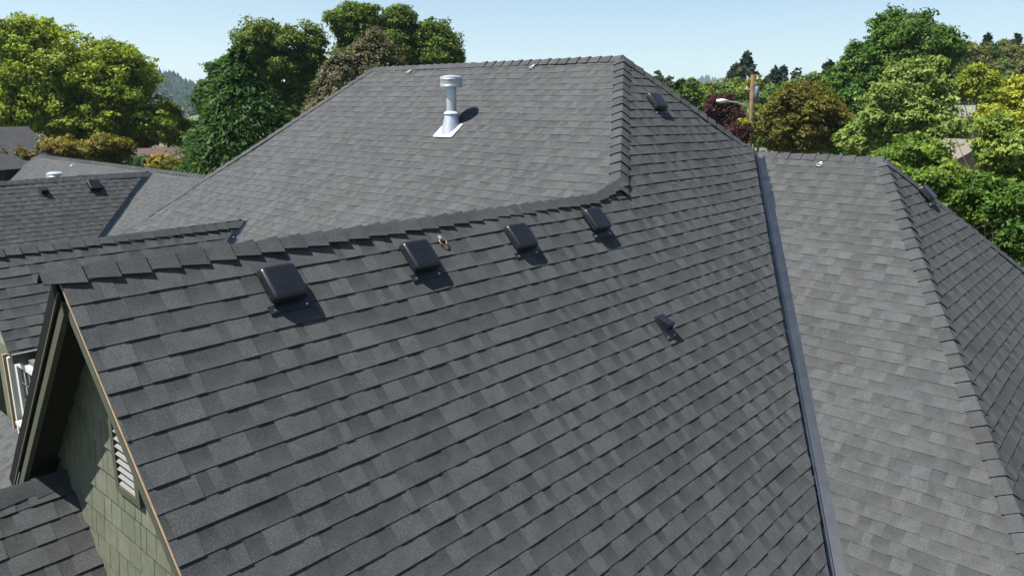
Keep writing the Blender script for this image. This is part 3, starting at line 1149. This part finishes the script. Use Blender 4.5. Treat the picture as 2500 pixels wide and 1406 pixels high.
def trunk_mesh(root, base, tips, r0, parent_loc, mat=M_BARK):
    base = np.asarray(base, float)
    top = np.mean([np.asarray(t) for t in tips], 0)
    fork = base + (top - base) * .5
    fork[:2] += rng.normal(size=2) * .15
    mb = MB()
    mb.tube([base - parent_loc, base * .5 + fork * .5 + rng.normal(size=3) * np.array([.12, .12, 0]) - parent_loc, fork - parent_loc], [r0, r0 * .8, r0 * .62], 8)
    for t in tips:
        t = np.asarray(t)
        m = fork * .5 + t * .5 + rng.normal(size=3) * .2
        mb.tube([fork - parent_loc, m - parent_loc, t - parent_loc], [r0 * .5, r0 * .3, r0 * .1], 6)
        for _ in range(3):
            e_ = t + rng.normal(size=3) * min(.6, np.linalg.norm(t - fork) * .2)
            mb.tube([m - parent_loc, (m + e_) / 2 + rng.normal(size=3) * .1 - parent_loc, e_ - parent_loc], [r0 * .2, r0 * .12, r0 * .04], 5)
    me = bpy.data.meshes.new("trunk")
    me.from_pydata(mb.v, [], mb.f)
    me.materials.append(mat)
    o = bpy.data.objects.new("trunk", me)
    COL.objects.link(o)
    o.parent = root
    return o


def tree(name, label, dist, lobes_px, palette, size=.13, density=1.0, clump=.5, group=None, cat="tree", trunk=.16, ground=GROUND, depth=.85, droop=0.0):
    """lobes_px: (u, v, half width, half height[, extra distance]) in photograph pixels."""
    lobes = []
    for L in lobes_px:
        u, v, ru, rv = L[:4]
        dd = dist + (L[4] if len(L) > 4 else 0)
        c = at(u, v, dd)
        k = np.linalg.norm(c - CAM) / FPX * 1.0
        f = np.array([CF[0], CF[1], 0]); f /= np.linalg.norm(f)
        lobes.append((c, np.array([ru * k, ru * k * depth, rv * k]) * 1.0))
    # lobe radii are world-aligned; width counts for both map directions
    lobes = [(c, np.array([r[0] * .95, r[0] * .95, r[2]])) for c, r in lobes]
    big = lobes
    lobes = []
    for c, r in big:                       # break each bough mass into a core and uneven side masses
        lobes.append((c, r * .74))
        for _ in range(6):
            d = rng.normal(size=3); d /= np.linalg.norm(d); d[2] = d[2] * .8 + .15
            lobes.append((c + d * r * rng.uniform(.55, .85), r * rng.uniform(.24, .44)))
    cx = np.mean([c for c, _ in lobes], 0)
    base = np.array([cx[0], cx[1], ground])
    root = empty(name, tuple(base), label, cat, group)
    size *= .6
    P, N, Cc = crown_leaves(lobes, size, palette, density, clump, droop)
    keep = P[:, 2] > ground + .1
    V = leaf_tris(P[keep], N[keep], size)
    set_mesh("crown", V, Cc[keep], M_LEAF, root, base)
    trunk_mesh(root, base, [c for c, _ in big], trunk, base)
    return root


def conifer(name, label, dist, u, vtop, vbot, half, palette, size=.16, n=9000, group=None, droop=.35, ground=GROUND, power=.8, ragged=.25, gap=0.0, cat="tree", trunk=.14):
    """Conical evergreen: whorls of boughs carrying sprays of needles."""
    top = at(u, vtop, dist)
    bot_z = at(u, vbot, dist)[2]
    axis = np.array([top[0], top[1]])
    R = half * np.linalg.norm(top - CAM) / FPX
    base = np.array([top[0], top[1], ground])
    root = empty(name, tuple(base), label, cat, group)
    H = top[2] - bot_z
    nb = max(60, int(n / 38))
    Ps, Ns, As, Cs = [], [], [], []
    pal = np.array(palette, float)
    for i in range(nb):
        h = 1 - rng.random() ** .58                      # more boughs low down
        if gap and rng.random() < gap: continue
        L = R * (max(.03, (1 - h)) ** power) * (1 + rng.normal() * ragged) + .12
        L = max(.12, L)
        az = rng.uniform(0, 2 * math.pi)
        d = np.array([math.cos(az), math.sin(az), 0])
        k = max(8, int(n / nb * (L / R + .25) * 1.5))
        t = rng.random(k) ** .65
        sidew = rng.normal(size=k) * L * .17 * (1.15 - t * .6)
        side = np.array([-d[1], d[0], 0])
        z = bot_z + H * h + .18 * L * t - droop * L * t ** 1.7 + rng.normal(size=k) * L * .07
        P = np.stack([axis[0] + d[0] * L * t + side[0] * sidew, axis[1] + d[1] * L * t + side[1] * sidew, z], 1)
        Ps.append(P)
        Ns.append(np.tile(np.array([0, 0, .8]) + d * .35, (k, 1)) + rng.normal(size=(k, 3)) * .45)
        As.append(np.tile(d + np.array([0, 0, -.35]), (k, 1)))
        m = (rng.random() + rng.normal(size=k) * .2).clip(0, 1)[:, None]
        Cs.append((pal[0] * (1 - m) + pal[1] * m) * rng.uniform(.75, 1.2))
    P, N, A, Cc = map(np.concatenate, (Ps, Ns, As, Cs))
    V = leaf_tris(P, N, size, 2.6, A)
    set_mesh("crown", V, Cc, M_LEAF, root, base)
    mb = MB()
    mb.tube([(0, 0, 0), (0, 0, (top[2] - ground) * .5), (0, 0, (top[2] - ground) * .97)], [trunk, trunk * .6, .02], 7)
    me = bpy.data.meshes.new("trunk"); me.from_pydata(mb.v, [], mb.f); me.materials.append(M_BARK)
    o = bpy.data.objects.new("trunk", me); COL.objects.link(o); o.parent = root
    return root


LIME = [(.085, .12, .018), (.155, .175, .03), (.115, .145, .022)]
OLIVE = [(.05, .078, .014), (.105, .125, .022)]
MID = [(.035, .064, .014), (.08, .108, .022)]
DEEP = [(.02, .05, .012), (.045, .09, .02)]
CEDAR = [(.02, .058, .013), (.05, .108, .02)]
SPRUCE = [(.06, .085, .06), (.12, .12, .07)]
TAN = [(.16, .125, .06), (.2, .15, .075), (.09, .1, .05)]
RUST = [(.06, .058, .014), (.088, .074, .017)]
PURPLE = [(.026, .01, .013), (.048, .017, .02)]
GOLD = [(.16, .14, .018), (.12, .135, .02)]
ORANGE = [(.14, .085, .022), (.12, .115, .022), (.085, .05, .02)]
PALE = [(.075, .112, .028), (.135, .16, .055)]
BRIGHT = [(.045, .085, .014), (.095, .125, .024)]
BLUEGREEN = [(.04, .07, .045), (.06, .09, .055)]
DFIR = [(.022, .042, .026), (.04, .065, .034)]

# left of the main roof
tree("broadleaf_tree", "tall yellow-green tree at the left edge with a high leafy tip", 44,
     [(185, 190, 165, 95), (75, 105, 60, 62), (270, 150, 75, 60), (110, 250, 110, 80), (285, 235, 62, 62), (40, 200, 60, 60)], LIME, .15, .8, .5, trunk=.25)
tree("broadleaf_tree", "lower olive-green tree in front of the tall yellow-green one", 43,
     [(270, 295, 150, 70), (185, 310, 80, 50), (335, 312, 52, 52), (245, 345, 105, 42)], [(.06, .088, .015), (.115, .135, .022)], .14, 1.0, .5, trunk=.2)
tree("broadleaf_tree", "blue-green tree at the far left edge behind the grey roof", 55, [(15, 275, 55, 55), (-40, 260, 60, 70)], BLUEGREEN, .18, .9, .6)
tree("broadleaf_tree", "yellow-green tree beside the dark cedar", 48, [(425, 320, 35, 55), (412, 280, 30, 35)], OLIVE, .15, .9, .5)
conifer("cedar_tree", "broad dark green cedar left of the roof ridge", 34, 580, 108, 470, 150, CEDAR, .06, 120000, droop=.5, power=.8, ragged=.28, trunk=.2)
tree("broadleaf_tree", "dark tree with a bare broken tip behind the cedar", 50, [(512, 240, 34, 52), (548, 182, 40, 45), (478, 330, 26, 38)], DEEP, .16, .95, .55)
tree("maple_tree", "open-crowned maple between the cedar and the big maple", 46,
     [(660, 105, 80, 62), (748, 135, 52, 62), (620, 150, 50, 50), (690, 190, 85, 60), (730, 240, 60, 60)], [(.04, .07, .014), (.085, .1, .022)], .14, .72, .5, trunk=.22)
tree("maple_tree", "large round-topped maple behind the main ridge", 48,
     [(868, 70, 72, 55), (965, 85, 75, 52), (1060, 105, 62, 58), (910, 130, 100, 60), (1020, 140, 100, 50), (1095, 145, 42, 35)], MID, .15, 1.0, .55, trunk=.3)
conifer("spruce_tree", "grey-green spruce hung with tan cones in front of the maple", 40, 905, 62, 330, 95, [(.07, .09, .05), (.15, .125, .07)], .065, 60000, droop=.25, power=.55, ragged=.3)
conifer("spruce_tree", "smaller tan-tipped spruce against the main ridge's left end", 38, 830, 120, 340, 70, [(.075, .09, .055), (.14, .12, .07)], .065, 30000, droop=.25, power=.6, ragged=.35)
tree("shrub", "yellow-green shrub below the cedar", 33, [(570, 375, 60, 40), (530, 405, 45, 25), (620, 345, 40, 30)], [(.1, .125, .015), (.17, .17, .02)], .1, 1.0, .35, cat="shrub", trunk=.06)
tree("shrub", "orange-leaved shrub above the far ridge's left end", 38, [(150, 365, 55, 28), (115, 385, 35, 25)], ORANGE, .11, 1.0, .35, cat="shrub", trunk=.06)
tree("shrub", "green and red shrub at the left edge below the grey roof", 37, [(35, 395, 50, 32), (80, 405, 30, 25)], [(.06, .09, .015), (.12, .05, .02)], .11, 1.0, .35, cat="shrub", trunk=.06)
tree("shrub", "olive shrub above the middle of the far ridge", 38, [(250, 375, 60, 35), (300, 395, 40, 22)], [(.07, .085, .015), (.13, .09, .025)], .11, 1.0, .35, cat="shrub", trunk=.06)
tree("shrub", "rusty golden shrub in front of the brown roof", 36, [(392, 402, 30, 22), (432, 410, 26, 15)], [(.17, .11, .025), (.12, .12, .02)], .1, 1.0, .32, cat="shrub", trunk=.06)
tree("shrub", "grey-green shrub between the orange and golden shrubs", 37, [(345, 398, 30, 18)], BLUEGREEN, .1, 1.0, .3, cat="shrub", trunk=.05)

# right of the main roof
tree("plane_tree", "tallest dark green tree on the right with a domed top", 55,
     [(2210, 95, 78, 62), (2235, 130, 90, 62), (2130, 150, 55, 50), (2290, 140, 40, 50), (2190, 190, 90, 60), (2075, 195, 42, 58), (2240, 215, 80, 50)], [(.026, .056, .012), (.06, .1, .02)], .17, 1.05, .6, trunk=.3)
tree("broadleaf_tree", "round rusty-olive tree right of the utility pole", 40,
     [(1960, 270, 85, 65), (1905, 290, 60, 60), (2020, 310, 55, 45), (1960, 330, 95, 45)], RUST, .12, 1.0, .45, trunk=.2, droop=.3)
tree("broadleaf_tree", "pale silvery green tree in front of the tallest tree", 34,
     [(2245, 205, 70, 48), (2200, 250, 85, 50), (2268, 245, 48, 55), (2150, 300, 75, 50), (2240, 320, 100, 60), (2110, 350, 60, 40)], PALE, .13, 1.0, .45, trunk=.2)
tree("purple_plum_tree", "dark purple plum tree left of the utility pole", 50, [(1752, 262, 36, 32), (1775, 290, 35, 35), (1740, 300, 28, 30)], PURPLE, .14, 1.0, .45)
tree("purple_plum_tree", "lower purple shrub at the foot of the utility pole", 42, [(1795, 330, 35, 30), (1770, 345, 25, 18)], PURPLE, .11, 1.0, .35)
tree("shrub", "bright yellow shrub touching the utility pole", 43, [(1818, 308, 18, 16)], GOLD, .1, 1.0, .25, cat="shrub", trunk=.04)
tree("broadleaf_tree", "green tree close behind the right roof hip", 60, [(1690, 235, 28, 40), (1720, 265, 30, 35)], MID, .18, .95, .55)
tree("broadleaf_tree", "golden-green tree under the hillside conifers", 50, [(2390, 203, 44, 36), (2415, 232, 34, 22)], [(.13, .14, .015), (.095, .12, .018)], .15, 1.0, .5)
tree("broadleaf_tree", "yellow-tipped tree at the right edge", 26, [(2485, 235, 32, 45), (2470, 300, 50, 45)], [(.2, .185, .03), (.15, .17, .03)], .1, 1.0, .38, trunk=.12)
tree("broadleaf_tree", "bright green tree in front of the beige house", 24, [(2245, 385, 72, 48), (2180, 420, 60, 40), (2270, 450, 62, 45)], BRIGHT, .1, 1.0, .36, trunk=.12)
tree("shrub", "small loose shrub against the beige house", 22, [(2340, 418, 26, 20), (2405, 425, 26, 24), (2395, 360, 20, 22)], [(.08, .12, .02), (.13, .15, .035)], .09, .6, .3, cat="shrub", trunk=.04)
tree("broadleaf_tree", "loose yellow-green tree right of the beige house", 22, [(2450, 370, 60, 60), (2435, 325, 36, 34), (2490, 430, 50, 50)], [(.075, .115, .02), (.13, .15, .04)], .095, .85, .36, trunk=.12)
tree("broadleaf_tree", "dark glossy tree at the right edge below the yellow-green one", 19, [(2450, 500, 60, 50), (2500, 560, 60, 60), (2400, 470, 35, 35), (2440, 560, 48, 42), (2400, 525, 30, 26), (2480, 610, 40, 30)], [(.02, .05, .01), (.06, .1, .018)], .085, 1.05, .32, trunk=.1)
tree("shrub", "yellow-green shrub just over the right roof's hip", 19, [(2330, 480, 55, 35), (2280, 440, 45, 30), (2380, 520, 40, 30)], BRIGHT, .08, 1.0, .28, cat="shrub", trunk=.05)
tree("broadleaf_tree", "shaded green tree between the rusty and the pale tree", 44, [(2060, 300, 40, 50), (2085, 260, 35, 40), (2040, 350, 45, 30)], DEEP, .13, 1.0, .45)

tree("shrub", "dark shrub under the rusty-olive tree behind the right ridge", 42, [(1890, 345, 45, 24), (1960, 352, 60, 20), (2030, 352, 40, 18)], DEEP, .12, 1.0, .4, cat="shrub", trunk=.05)

# conifers against the sky
conifer("fir_tree", "taller of the two firs behind the utility pole", 110, 1825, 126, 215, 27, [(.045, .065, .045), (.06, .08, .055)], .2, 7000, droop=.2, power=.85, ragged=.18)
conifer("fir_tree", "shorter fir touching the tall one behind the pole", 110, 1798, 152, 220, 24, [(.04, .06, .042), (.06, .08, .05)], .2, 6000, droop=.2, power=.8, ragged=.2)
conifer("fir_tree", "dark ragged fir with double tip right of the pole", 100, 1893, 162, 225, 26, DFIR, .18, 5000, droop=.25, power=.85, ragged=.3)
conifer("fir_tree", "slim pale fir beside the dark ragged one", 105, 1912, 158, 215, 13, [(.04, .065, .05), (.05, .075, .055)], .17, 3000, droop=.2)
conifer("bare_fir", "thin half-bare fir above the rusty tree", 95, 1945, 165, 215, 18, DFIR, .16, 320, droop=.2, ragged=.4)
conifer("fir_tree", "narrow fir left of the tallest green tree", 105, 2027, 143, 200, 15, DFIR, .18, 3500, droop=.2)
conifer("fir_tree", "slim pale poplar-like fir just over the right roof hip", 90, 1611, 172, 230, 10, [(.06, .09, .04), (.09, .11, .06)], .16, 2500, droop=-.1, power=.35)
conifer("fir_tree", "small pointed conifer next to the slim pale one", 85, 1634, 183, 225, 14, [(.06, .08, .05), (.08, .1, .06)], .14, 1200, droop=.2, ragged=.4)
conifer("fir_tree", "bushy green conifer at the right roof hip", 60, 1664, 195, 290, 24, [(.03, .065, .016), (.05, .09, .02)], .13, 6000, droop=.15, power=.5)
for (u, v, hw), lb in zip(((2335, 85, 26), (2412, 84, 17), (2430, 105, 14), (2482, 82, 24), (2310, 88, 18)),
                          ("dark fir on the hillside right of the tallest tree", "lone fir spike on the right skyline", "short fir beside the lone spike", "wide dark fir at the right edge of the skyline", "dark fir half hidden by the tallest tree's top")):
    conifer("fir_tree", lb, 125, u, v, v + 85, hw, DFIR, .22, 5000, droop=.25, power=.9, ragged=.22, ground=2)

# wooded hillside at the right, trees one can tell apart
hill_spots = [(2300, 175, 45, 40, 110, "tree right behind the tallest tree's crown"), (2350, 150, 45, 42, 118, "tree below the dark fir right of the tallest tree"),
              (2400, 155, 42, 35, 122, "tree under the lone fir spike"), (2445, 140, 42, 30, 126, "tree on the skyline between the fir spike and the right edge"),
              (2490, 145, 45, 35, 124, "tree under the wide fir at the right edge"), (2330, 210, 40, 38, 100, "tree left of the golden-green tree"),
              (2440, 185, 45, 38, 105, "tree right above the golden-green tree"), (2495, 190, 42, 36, 104, "tree above the yellow-tipped tree at the right edge"),
              (2455, 225, 45, 34, 90, "tree right of the golden-green tree"), (2345, 245, 40, 30, 88, "tree just above the small pale grey roof")]
for i, (u, v, a_, b_, dd, lb) in enumerate(hill_spots):
    pal = ([(.04, .06, .018), (.07, .08, .025)], [(.06, .065, .02), (.085, .08, .028)], [(.03, .055, .02), (.05, .075, .026)])[i % 3]
    tree("hillside_tree", "dull hillside " + lb, dd, [(u, v, a_, b_), (u + 12, v + 25, a_ * .9, b_)], pal, .3, .8, .8, group="trees of the right-hand hillside wood", trunk=.2, ground=-2)
mid_spots = [(1700, 232, 40, 24, 95, "left end of the belt above the right roof hip"), (1745, 222, 42, 20, 100, "right above the purple plum tree"),
             (1790, 222, 40, 26, 96, "below the shorter of the two firs"), (1830, 228, 38, 30, 92, "directly behind the utility pole's top"),
             (1865, 235, 36, 28, 95, "behind the grey transformer"), (1990, 215, 45, 28, 85, "above the right shoulder of the rusty tree"),
             (2030, 225, 35, 35, 82, "beneath the narrow fir"), (1940, 225, 40, 25, 90, "above the rusty tree's top"),
             (1800, 280, 42, 35, 75, "between the purple plum and the pole"), (1850, 300, 40, 40, 70, "behind the rusty tree's left side"),
             (1700, 290, 45, 35, 72, "left of the purple plum by the roof"), (1900, 240, 40, 25, 88, "beneath the dark ragged fir"), (1755, 330, 50, 30, 66, "under the purple plum by the roof hip")]
for i, (u, v, a_, b_, dd, lb) in enumerate(mid_spots):
    pal = ([(.075, .095, .02), (.11, .12, .026)], [(.055, .085, .022), (.08, .11, .03)], [(.045, .075, .022), (.07, .1, .03)])[i % 3]
    tree("street_tree", "green tree of the distant belt, " + lb, dd, [(u, v, a_, b_), (u - 10, v + 22, a_ * .9, b_)], pal, .24, .8, .7, group="trees of the belt behind the utility pole", trunk=.18)

# ------------------------------------------------------------------ neighbouring houses
M_NROOF = simple("neighbour_grey_roof", (0.028, 0.029, 0.031), 0.85, noise=.3, scale=3)
M_NBROWN = simple("neighbour_brown_roof", (0.075, 0.042, 0.034), 0.85, noise=.25, scale=3)
M_NLIGHT = simple("neighbour_pale_roof", (0.12, 0.118, 0.115), 0.85, noise=.2, scale=3)
M_NWALL = simple("neighbour_beige_wall", (0.2, 0.165, 0.125), 0.8, noise=.08, scale=2)
M_NWHITE = simple("neighbour_white_wall", (0.13, 0.11, 0.09), 0.8)


def gable_house(name, label, ridge_a, ridge_b, half, drop, mroof, mwall, over=.35):
    A, B = np.asarray(ridge_a, float), np.asarray(ridge_b, float)
    t = (B - A); t[2] = 0; L = np.linalg.norm(t); t /= L
    s = np.array([-t[1], t[0], 0])
    c = (A + B) / 2
    root = empty(name, (c[0], c[1], GROUND), label, "house")
    z = min(A[2], B[2]); A[2] = B[2] = z
    for sg in (1, -1):
        mb = MB()
        e0, e1 = A + s * sg * half - np.array([0, 0, drop]), B + s * sg * half - np.array([0, 0, drop])
        n = np.cross(t, e0 - A); n /= np.linalg.norm(n); n = n if n[2] > 0 else -n
        top = [A, B, e1, e0]; bot = [p - n * .15 for p in top]
        mb.face(top); mb.face(bot[::-1])
        for i in range(4): mb.face([top[i], bot[i], bot[(i + 1) % 4], top[(i + 1) % 4]])
        mb.build("roof", mroof, root)
        mb = MB()
        f0, f1 = A + t * over + s * sg * (half - over), B - t * over + s * sg * (half - over)
        zt = z - drop * (half - over) / half - .16
        mb.face([(f0[0], f0[1], zt), (f1[0], f1[1], zt), (f1[0], f1[1], GROUND), (f0[0], f0[1], GROUND)])
        mb.build("wall", mwall, root)
        for k in (.25, .6):
            q = f0 + (f1 - f0) * k + s * sg * .02
            mw = MB(); mw.box((q[0], q[1], zt - 1.2), t, s, (0, 0, 1), 1.1, .06, 1.2); mw.build("window", M_GLASS, root)
    for p_, sg in ((A, 1), (B, -1)):
        q = p_ + t * sg * over
        mb = MB()
        zt = z - drop * (half - over) / half - .16
        mb.face([q - np.array([0, 0, .16]), (*(q + s * (half - over))[:2], zt), (*(q + s * (half - over))[:2], GROUND), (*(q - s * (half - over))[:2], GROUND), (*(q - s * (half - over))[:2], zt)])
        mb.build("wall", mwall, root)
    return root


ra, rb = at(-170, 309, 36.5), at(68, 309, 38.5)
gable_house("neighbour_house", "dark grey roofed house at the left edge under the yellow-green tree", ra, rb, 2.2, 1.55, M_NROOF, M_GREEN2)
ra, rb = at(310, 357, 39), at(462, 357, 41)
nh = gable_house("neighbour_house", "low brown-roofed house between the olive tree and the cedar", ra, rb, 4.5, 1.6, M_NBROWN, M_NWALL)
ra, rb = at(2325, 257, 62), at(2400, 257, 60)
gable_house("neighbour_house", "small pale grey roof among the trees on the right", ra, rb, 3.0, 2.2, M_NLIGHT, M_NWALL)
ra, rb = at(2310, 338, 28), at(2425, 332, 27)
gable_house("neighbour_house", "beige house glimpsed through the bright trees on the right", ra, rb, 2.0, .8, M_NWHITE, M_NWALL)

# ------------------------------------------------------------------ utility pole and wires
DP = 46
pt_, pb_ = at(1838, 183, DP), at(1829, 360, DP)
dirp = (pb_ - pt_) / (pt_[2] - pb_[2])
foot = pt_ + dirp * (pt_[2] - GROUND)
pole = empty("utility_pole", tuple(foot), "brown timber utility pole with street lamp arm and grey transformer", "utility pole")
mb = MB(); mb.tube([foot, pt_ * .5 + foot * .5, pt_], [.14, .127, .11], 12); mb.build("shaft", M_POLE, pole, smooth=True)
side = CR - np.array([0, 0, CR[2]]); side /= np.linalg.norm(side)
fw = np.array([CF[0], CF[1], 0]); fw /= np.linalg.norm(fw)
tr = at(1847, 231, DP)
mb = MB(); mb.tube([tr + np.array([0, 0, -.45]), tr + np.array([0, 0, .4]), tr + np.array([0, 0, .45])], [.13, .13, .09], 14); mb.build("transformer", simple("transformer_grey", (.1, .13, .155), .5), pole, smooth=True)
lm, l0, l1 = at(1762, 247, DP - 1), at(1832, 264, DP), at(1832, 256, DP)
mb = MB(); mb.tube([l0, (l0 + lm) / 2 + np.array([0, 0, .12]), lm], .045, 7); mb.tube([l1, lm + (l1 - lm) * .15], .02, 6)
mb.build("lamp_arm", M_GALV, pole)
mb = MB(); mb.tube([lm + side * .35, lm, lm - side * .3], [.07, .14, .06], 10); mb.build("street_lamp", M_WHITE, pole, smooth=True)
for dz, w in ((-.25, .0), (-.8, .0)):
    q = pt_ + np.array([0, 0, dz])
    mb = MB(); mb.tube([q - side * .3, q + side * .3], .03, 6); mb.build("bracket", M_GALV, pole)
    for sg in (-1, 1):
        mb = MB(); mb.tube([q + side * .28 * sg, q + side * .28 * sg + np.array([0, 0, .18])], [.05, .03], 7); mb.build("insulator", M_WHITE, pole)
M_WIRE = simple("wire_grey", (.1, .1, .1), .6)


def wire(a, b, sag, label):
    a, b = np.asarray(a), np.asarray(b)
    root = None
    mb = MB()
    pts = [a + (b - a) * k / 14 - np.array([0, 0, sag * 4 * (k / 14) * (1 - k / 14)]) for k in range(15)]
    mb.tube(pts, .012, 5)
    o = mb.build("overhead_wire", M_WIRE)
    tag(o, label, "wire")


wire(pt_ + dirp * 4.2, at(1300, 330, 60), .6, "upper thin wire running left from the utility pole")
wire(pt_ + dirp * 5.0, at(1300, 350, 60), .7, "lower thin wire running left from the utility pole")
wire(pt_ + dirp * 2.2, at(2480, 225, 60), .9, "thin wire running right from the pole across the dark green tree")

# ------------------------------------------------------------------ far hills with forest, and haze
M_HILL = simple("hill_floor", (.03, .05, .022), .95, noise=.3, scale=.02)


def hill(name, profile, dist, depth, ntree, hmin, hmax, label):
    """Ridge whose skyline follows the listed (u, v) points at the given distance."""
    us = np.array([p_[0] for p_ in profile], float); vs = np.array([p_[1] for p_ in profile], float)
    rows = []
    uu = np.linspace(us[0], us[-1], 60)
    for k, f in ((-1, 0), (-.6, .35), (-.3, .75), (0, 1), (.4, .8), (1, 0)):
        row = []
        for u in uu:
            crest = at(u, np.interp(u, us, vs), dist)
            p_ = at(u, 270, dist + depth * k)
            row.append((p_[0], p_[1], GROUND - 1 + (crest[2] - GROUND + 1) * f))
        rows.append(row)
    mb = MB(); mb.grid(rows)
    o = mb.build(name, M_HILL, None, smooth=True); o["kind"] = "structure"
    # far wood as one mass: small rough cones
    Vs, Fs, Cs = [], [], []
    nV = 0
    mb = MB()
    for i in range(ntree):
        u = rng.uniform(us[0], us[-1]); k = -rng.random() ** 1.5 * .95 + .03
        f = np.interp(k, (-1, -.6, -.3, 0, .4), (0, .35, .75, 1, .8))
        crest = at(u, np.interp(u, us, vs), dist)
        p_ = at(u, 270, dist + depth * k)
        z0 = GROUND - 1 + (crest[2] - GROUND + 1) * f - 1.5
        h = rng.uniform(hmin, hmax); r = h * rng.uniform(.16, .3)
        round_ = rng.random() < .4
        g = rng.uniform(.7, 1.3)
        col = np.array([.03, .055, .025]) * g if not round_ else np.array([.055, .075, .028]) * g
        nseg = 6
        levels = ((0.05, .9), (.45, .75), (.4, 1.0), (1.0, .04)) if not round_ else ((.1, .7), (.4, 1.25), (.7, 1.0), (.85, .2))
        rws = []
        for hh, rr_ in levels:
            rws.append([(p_[0] + r * rr_ * math.cos(6.283 * j / nseg + i) * rng.uniform(.75, 1.2), p_[1] + r * rr_ * math.sin(6.283 * j / nseg + i) * rng.uniform(.75, 1.2), z0 + h * (.75 if round_ else 1) * hh) for j in range(nseg)])
        for a_ in range(3):
            for j in range(nseg):
                mb.face([rws[a_][j], rws[a_][(j + 1) % nseg], rws[a_ + 1][(j + 1) % nseg], rws[a_ + 1][j]], col)
    if not ntree: return
    t_ = mb.build("distant_forest", M_LEAF)
    tag(t_, label, "forest", kind="stuff")


hill("hill", [(-400, 60), (-60, 92), (20, 128), (120, 160), (250, 172), (340, 180), (400, 186), (440, 196), (480, 218), (560, 240), (700, 250), (900, 262)], 1000, 330, 4200, 7, 12, "blue hazy conifer forest on the far hill at left")
hill("hill", [(1500, 262), (1640, 225), (1680, 207), (1710, 199), (1745, 206), (1770, 214), (1850, 235), (2000, 255)], 2300, 500, 900, 14, 24, "small blue wooded hill far behind the right roof hip")
# wooded rise behind the right-hand trees
hill("hillside", [(1950, 262), (2150, 215), (2300, 165), (2420, 140), (2520, 130), (2800, 120), (3100, 150)], 150, 60, 0, 5, 9, "mass of dull green trees covering the right-hand rise")

# air: one even haze round everything
hz = bpy.data.materials.new("haze_air")
hz.use_nodes = True
hn = hz.node_tree
hn.nodes.clear()
ho = hn.nodes.new("ShaderNodeOutputMaterial")
pv = hn.nodes.new("ShaderNodeVolumePrincipled")
pv.inputs["Color"].default_value = (0.6, 0.8, 1.0, 1)
pv.inputs["Density"].default_value = 0.00016
pv.inputs["Anisotropy"].default_value = 0.2
hn.links.new(pv.outputs[0], ho.inputs["Volume"])
mb = MB(); mb.box((0, 0, 95), (1, 0, 0), (0, 1, 0), (0, 0, 1), 7000, 7000, 2 * (95 - GROUND + 1))
hb = mb.build("haze", hz)
tag(hb, "pale blue summer haze in the air", "haze", kind="stuff")
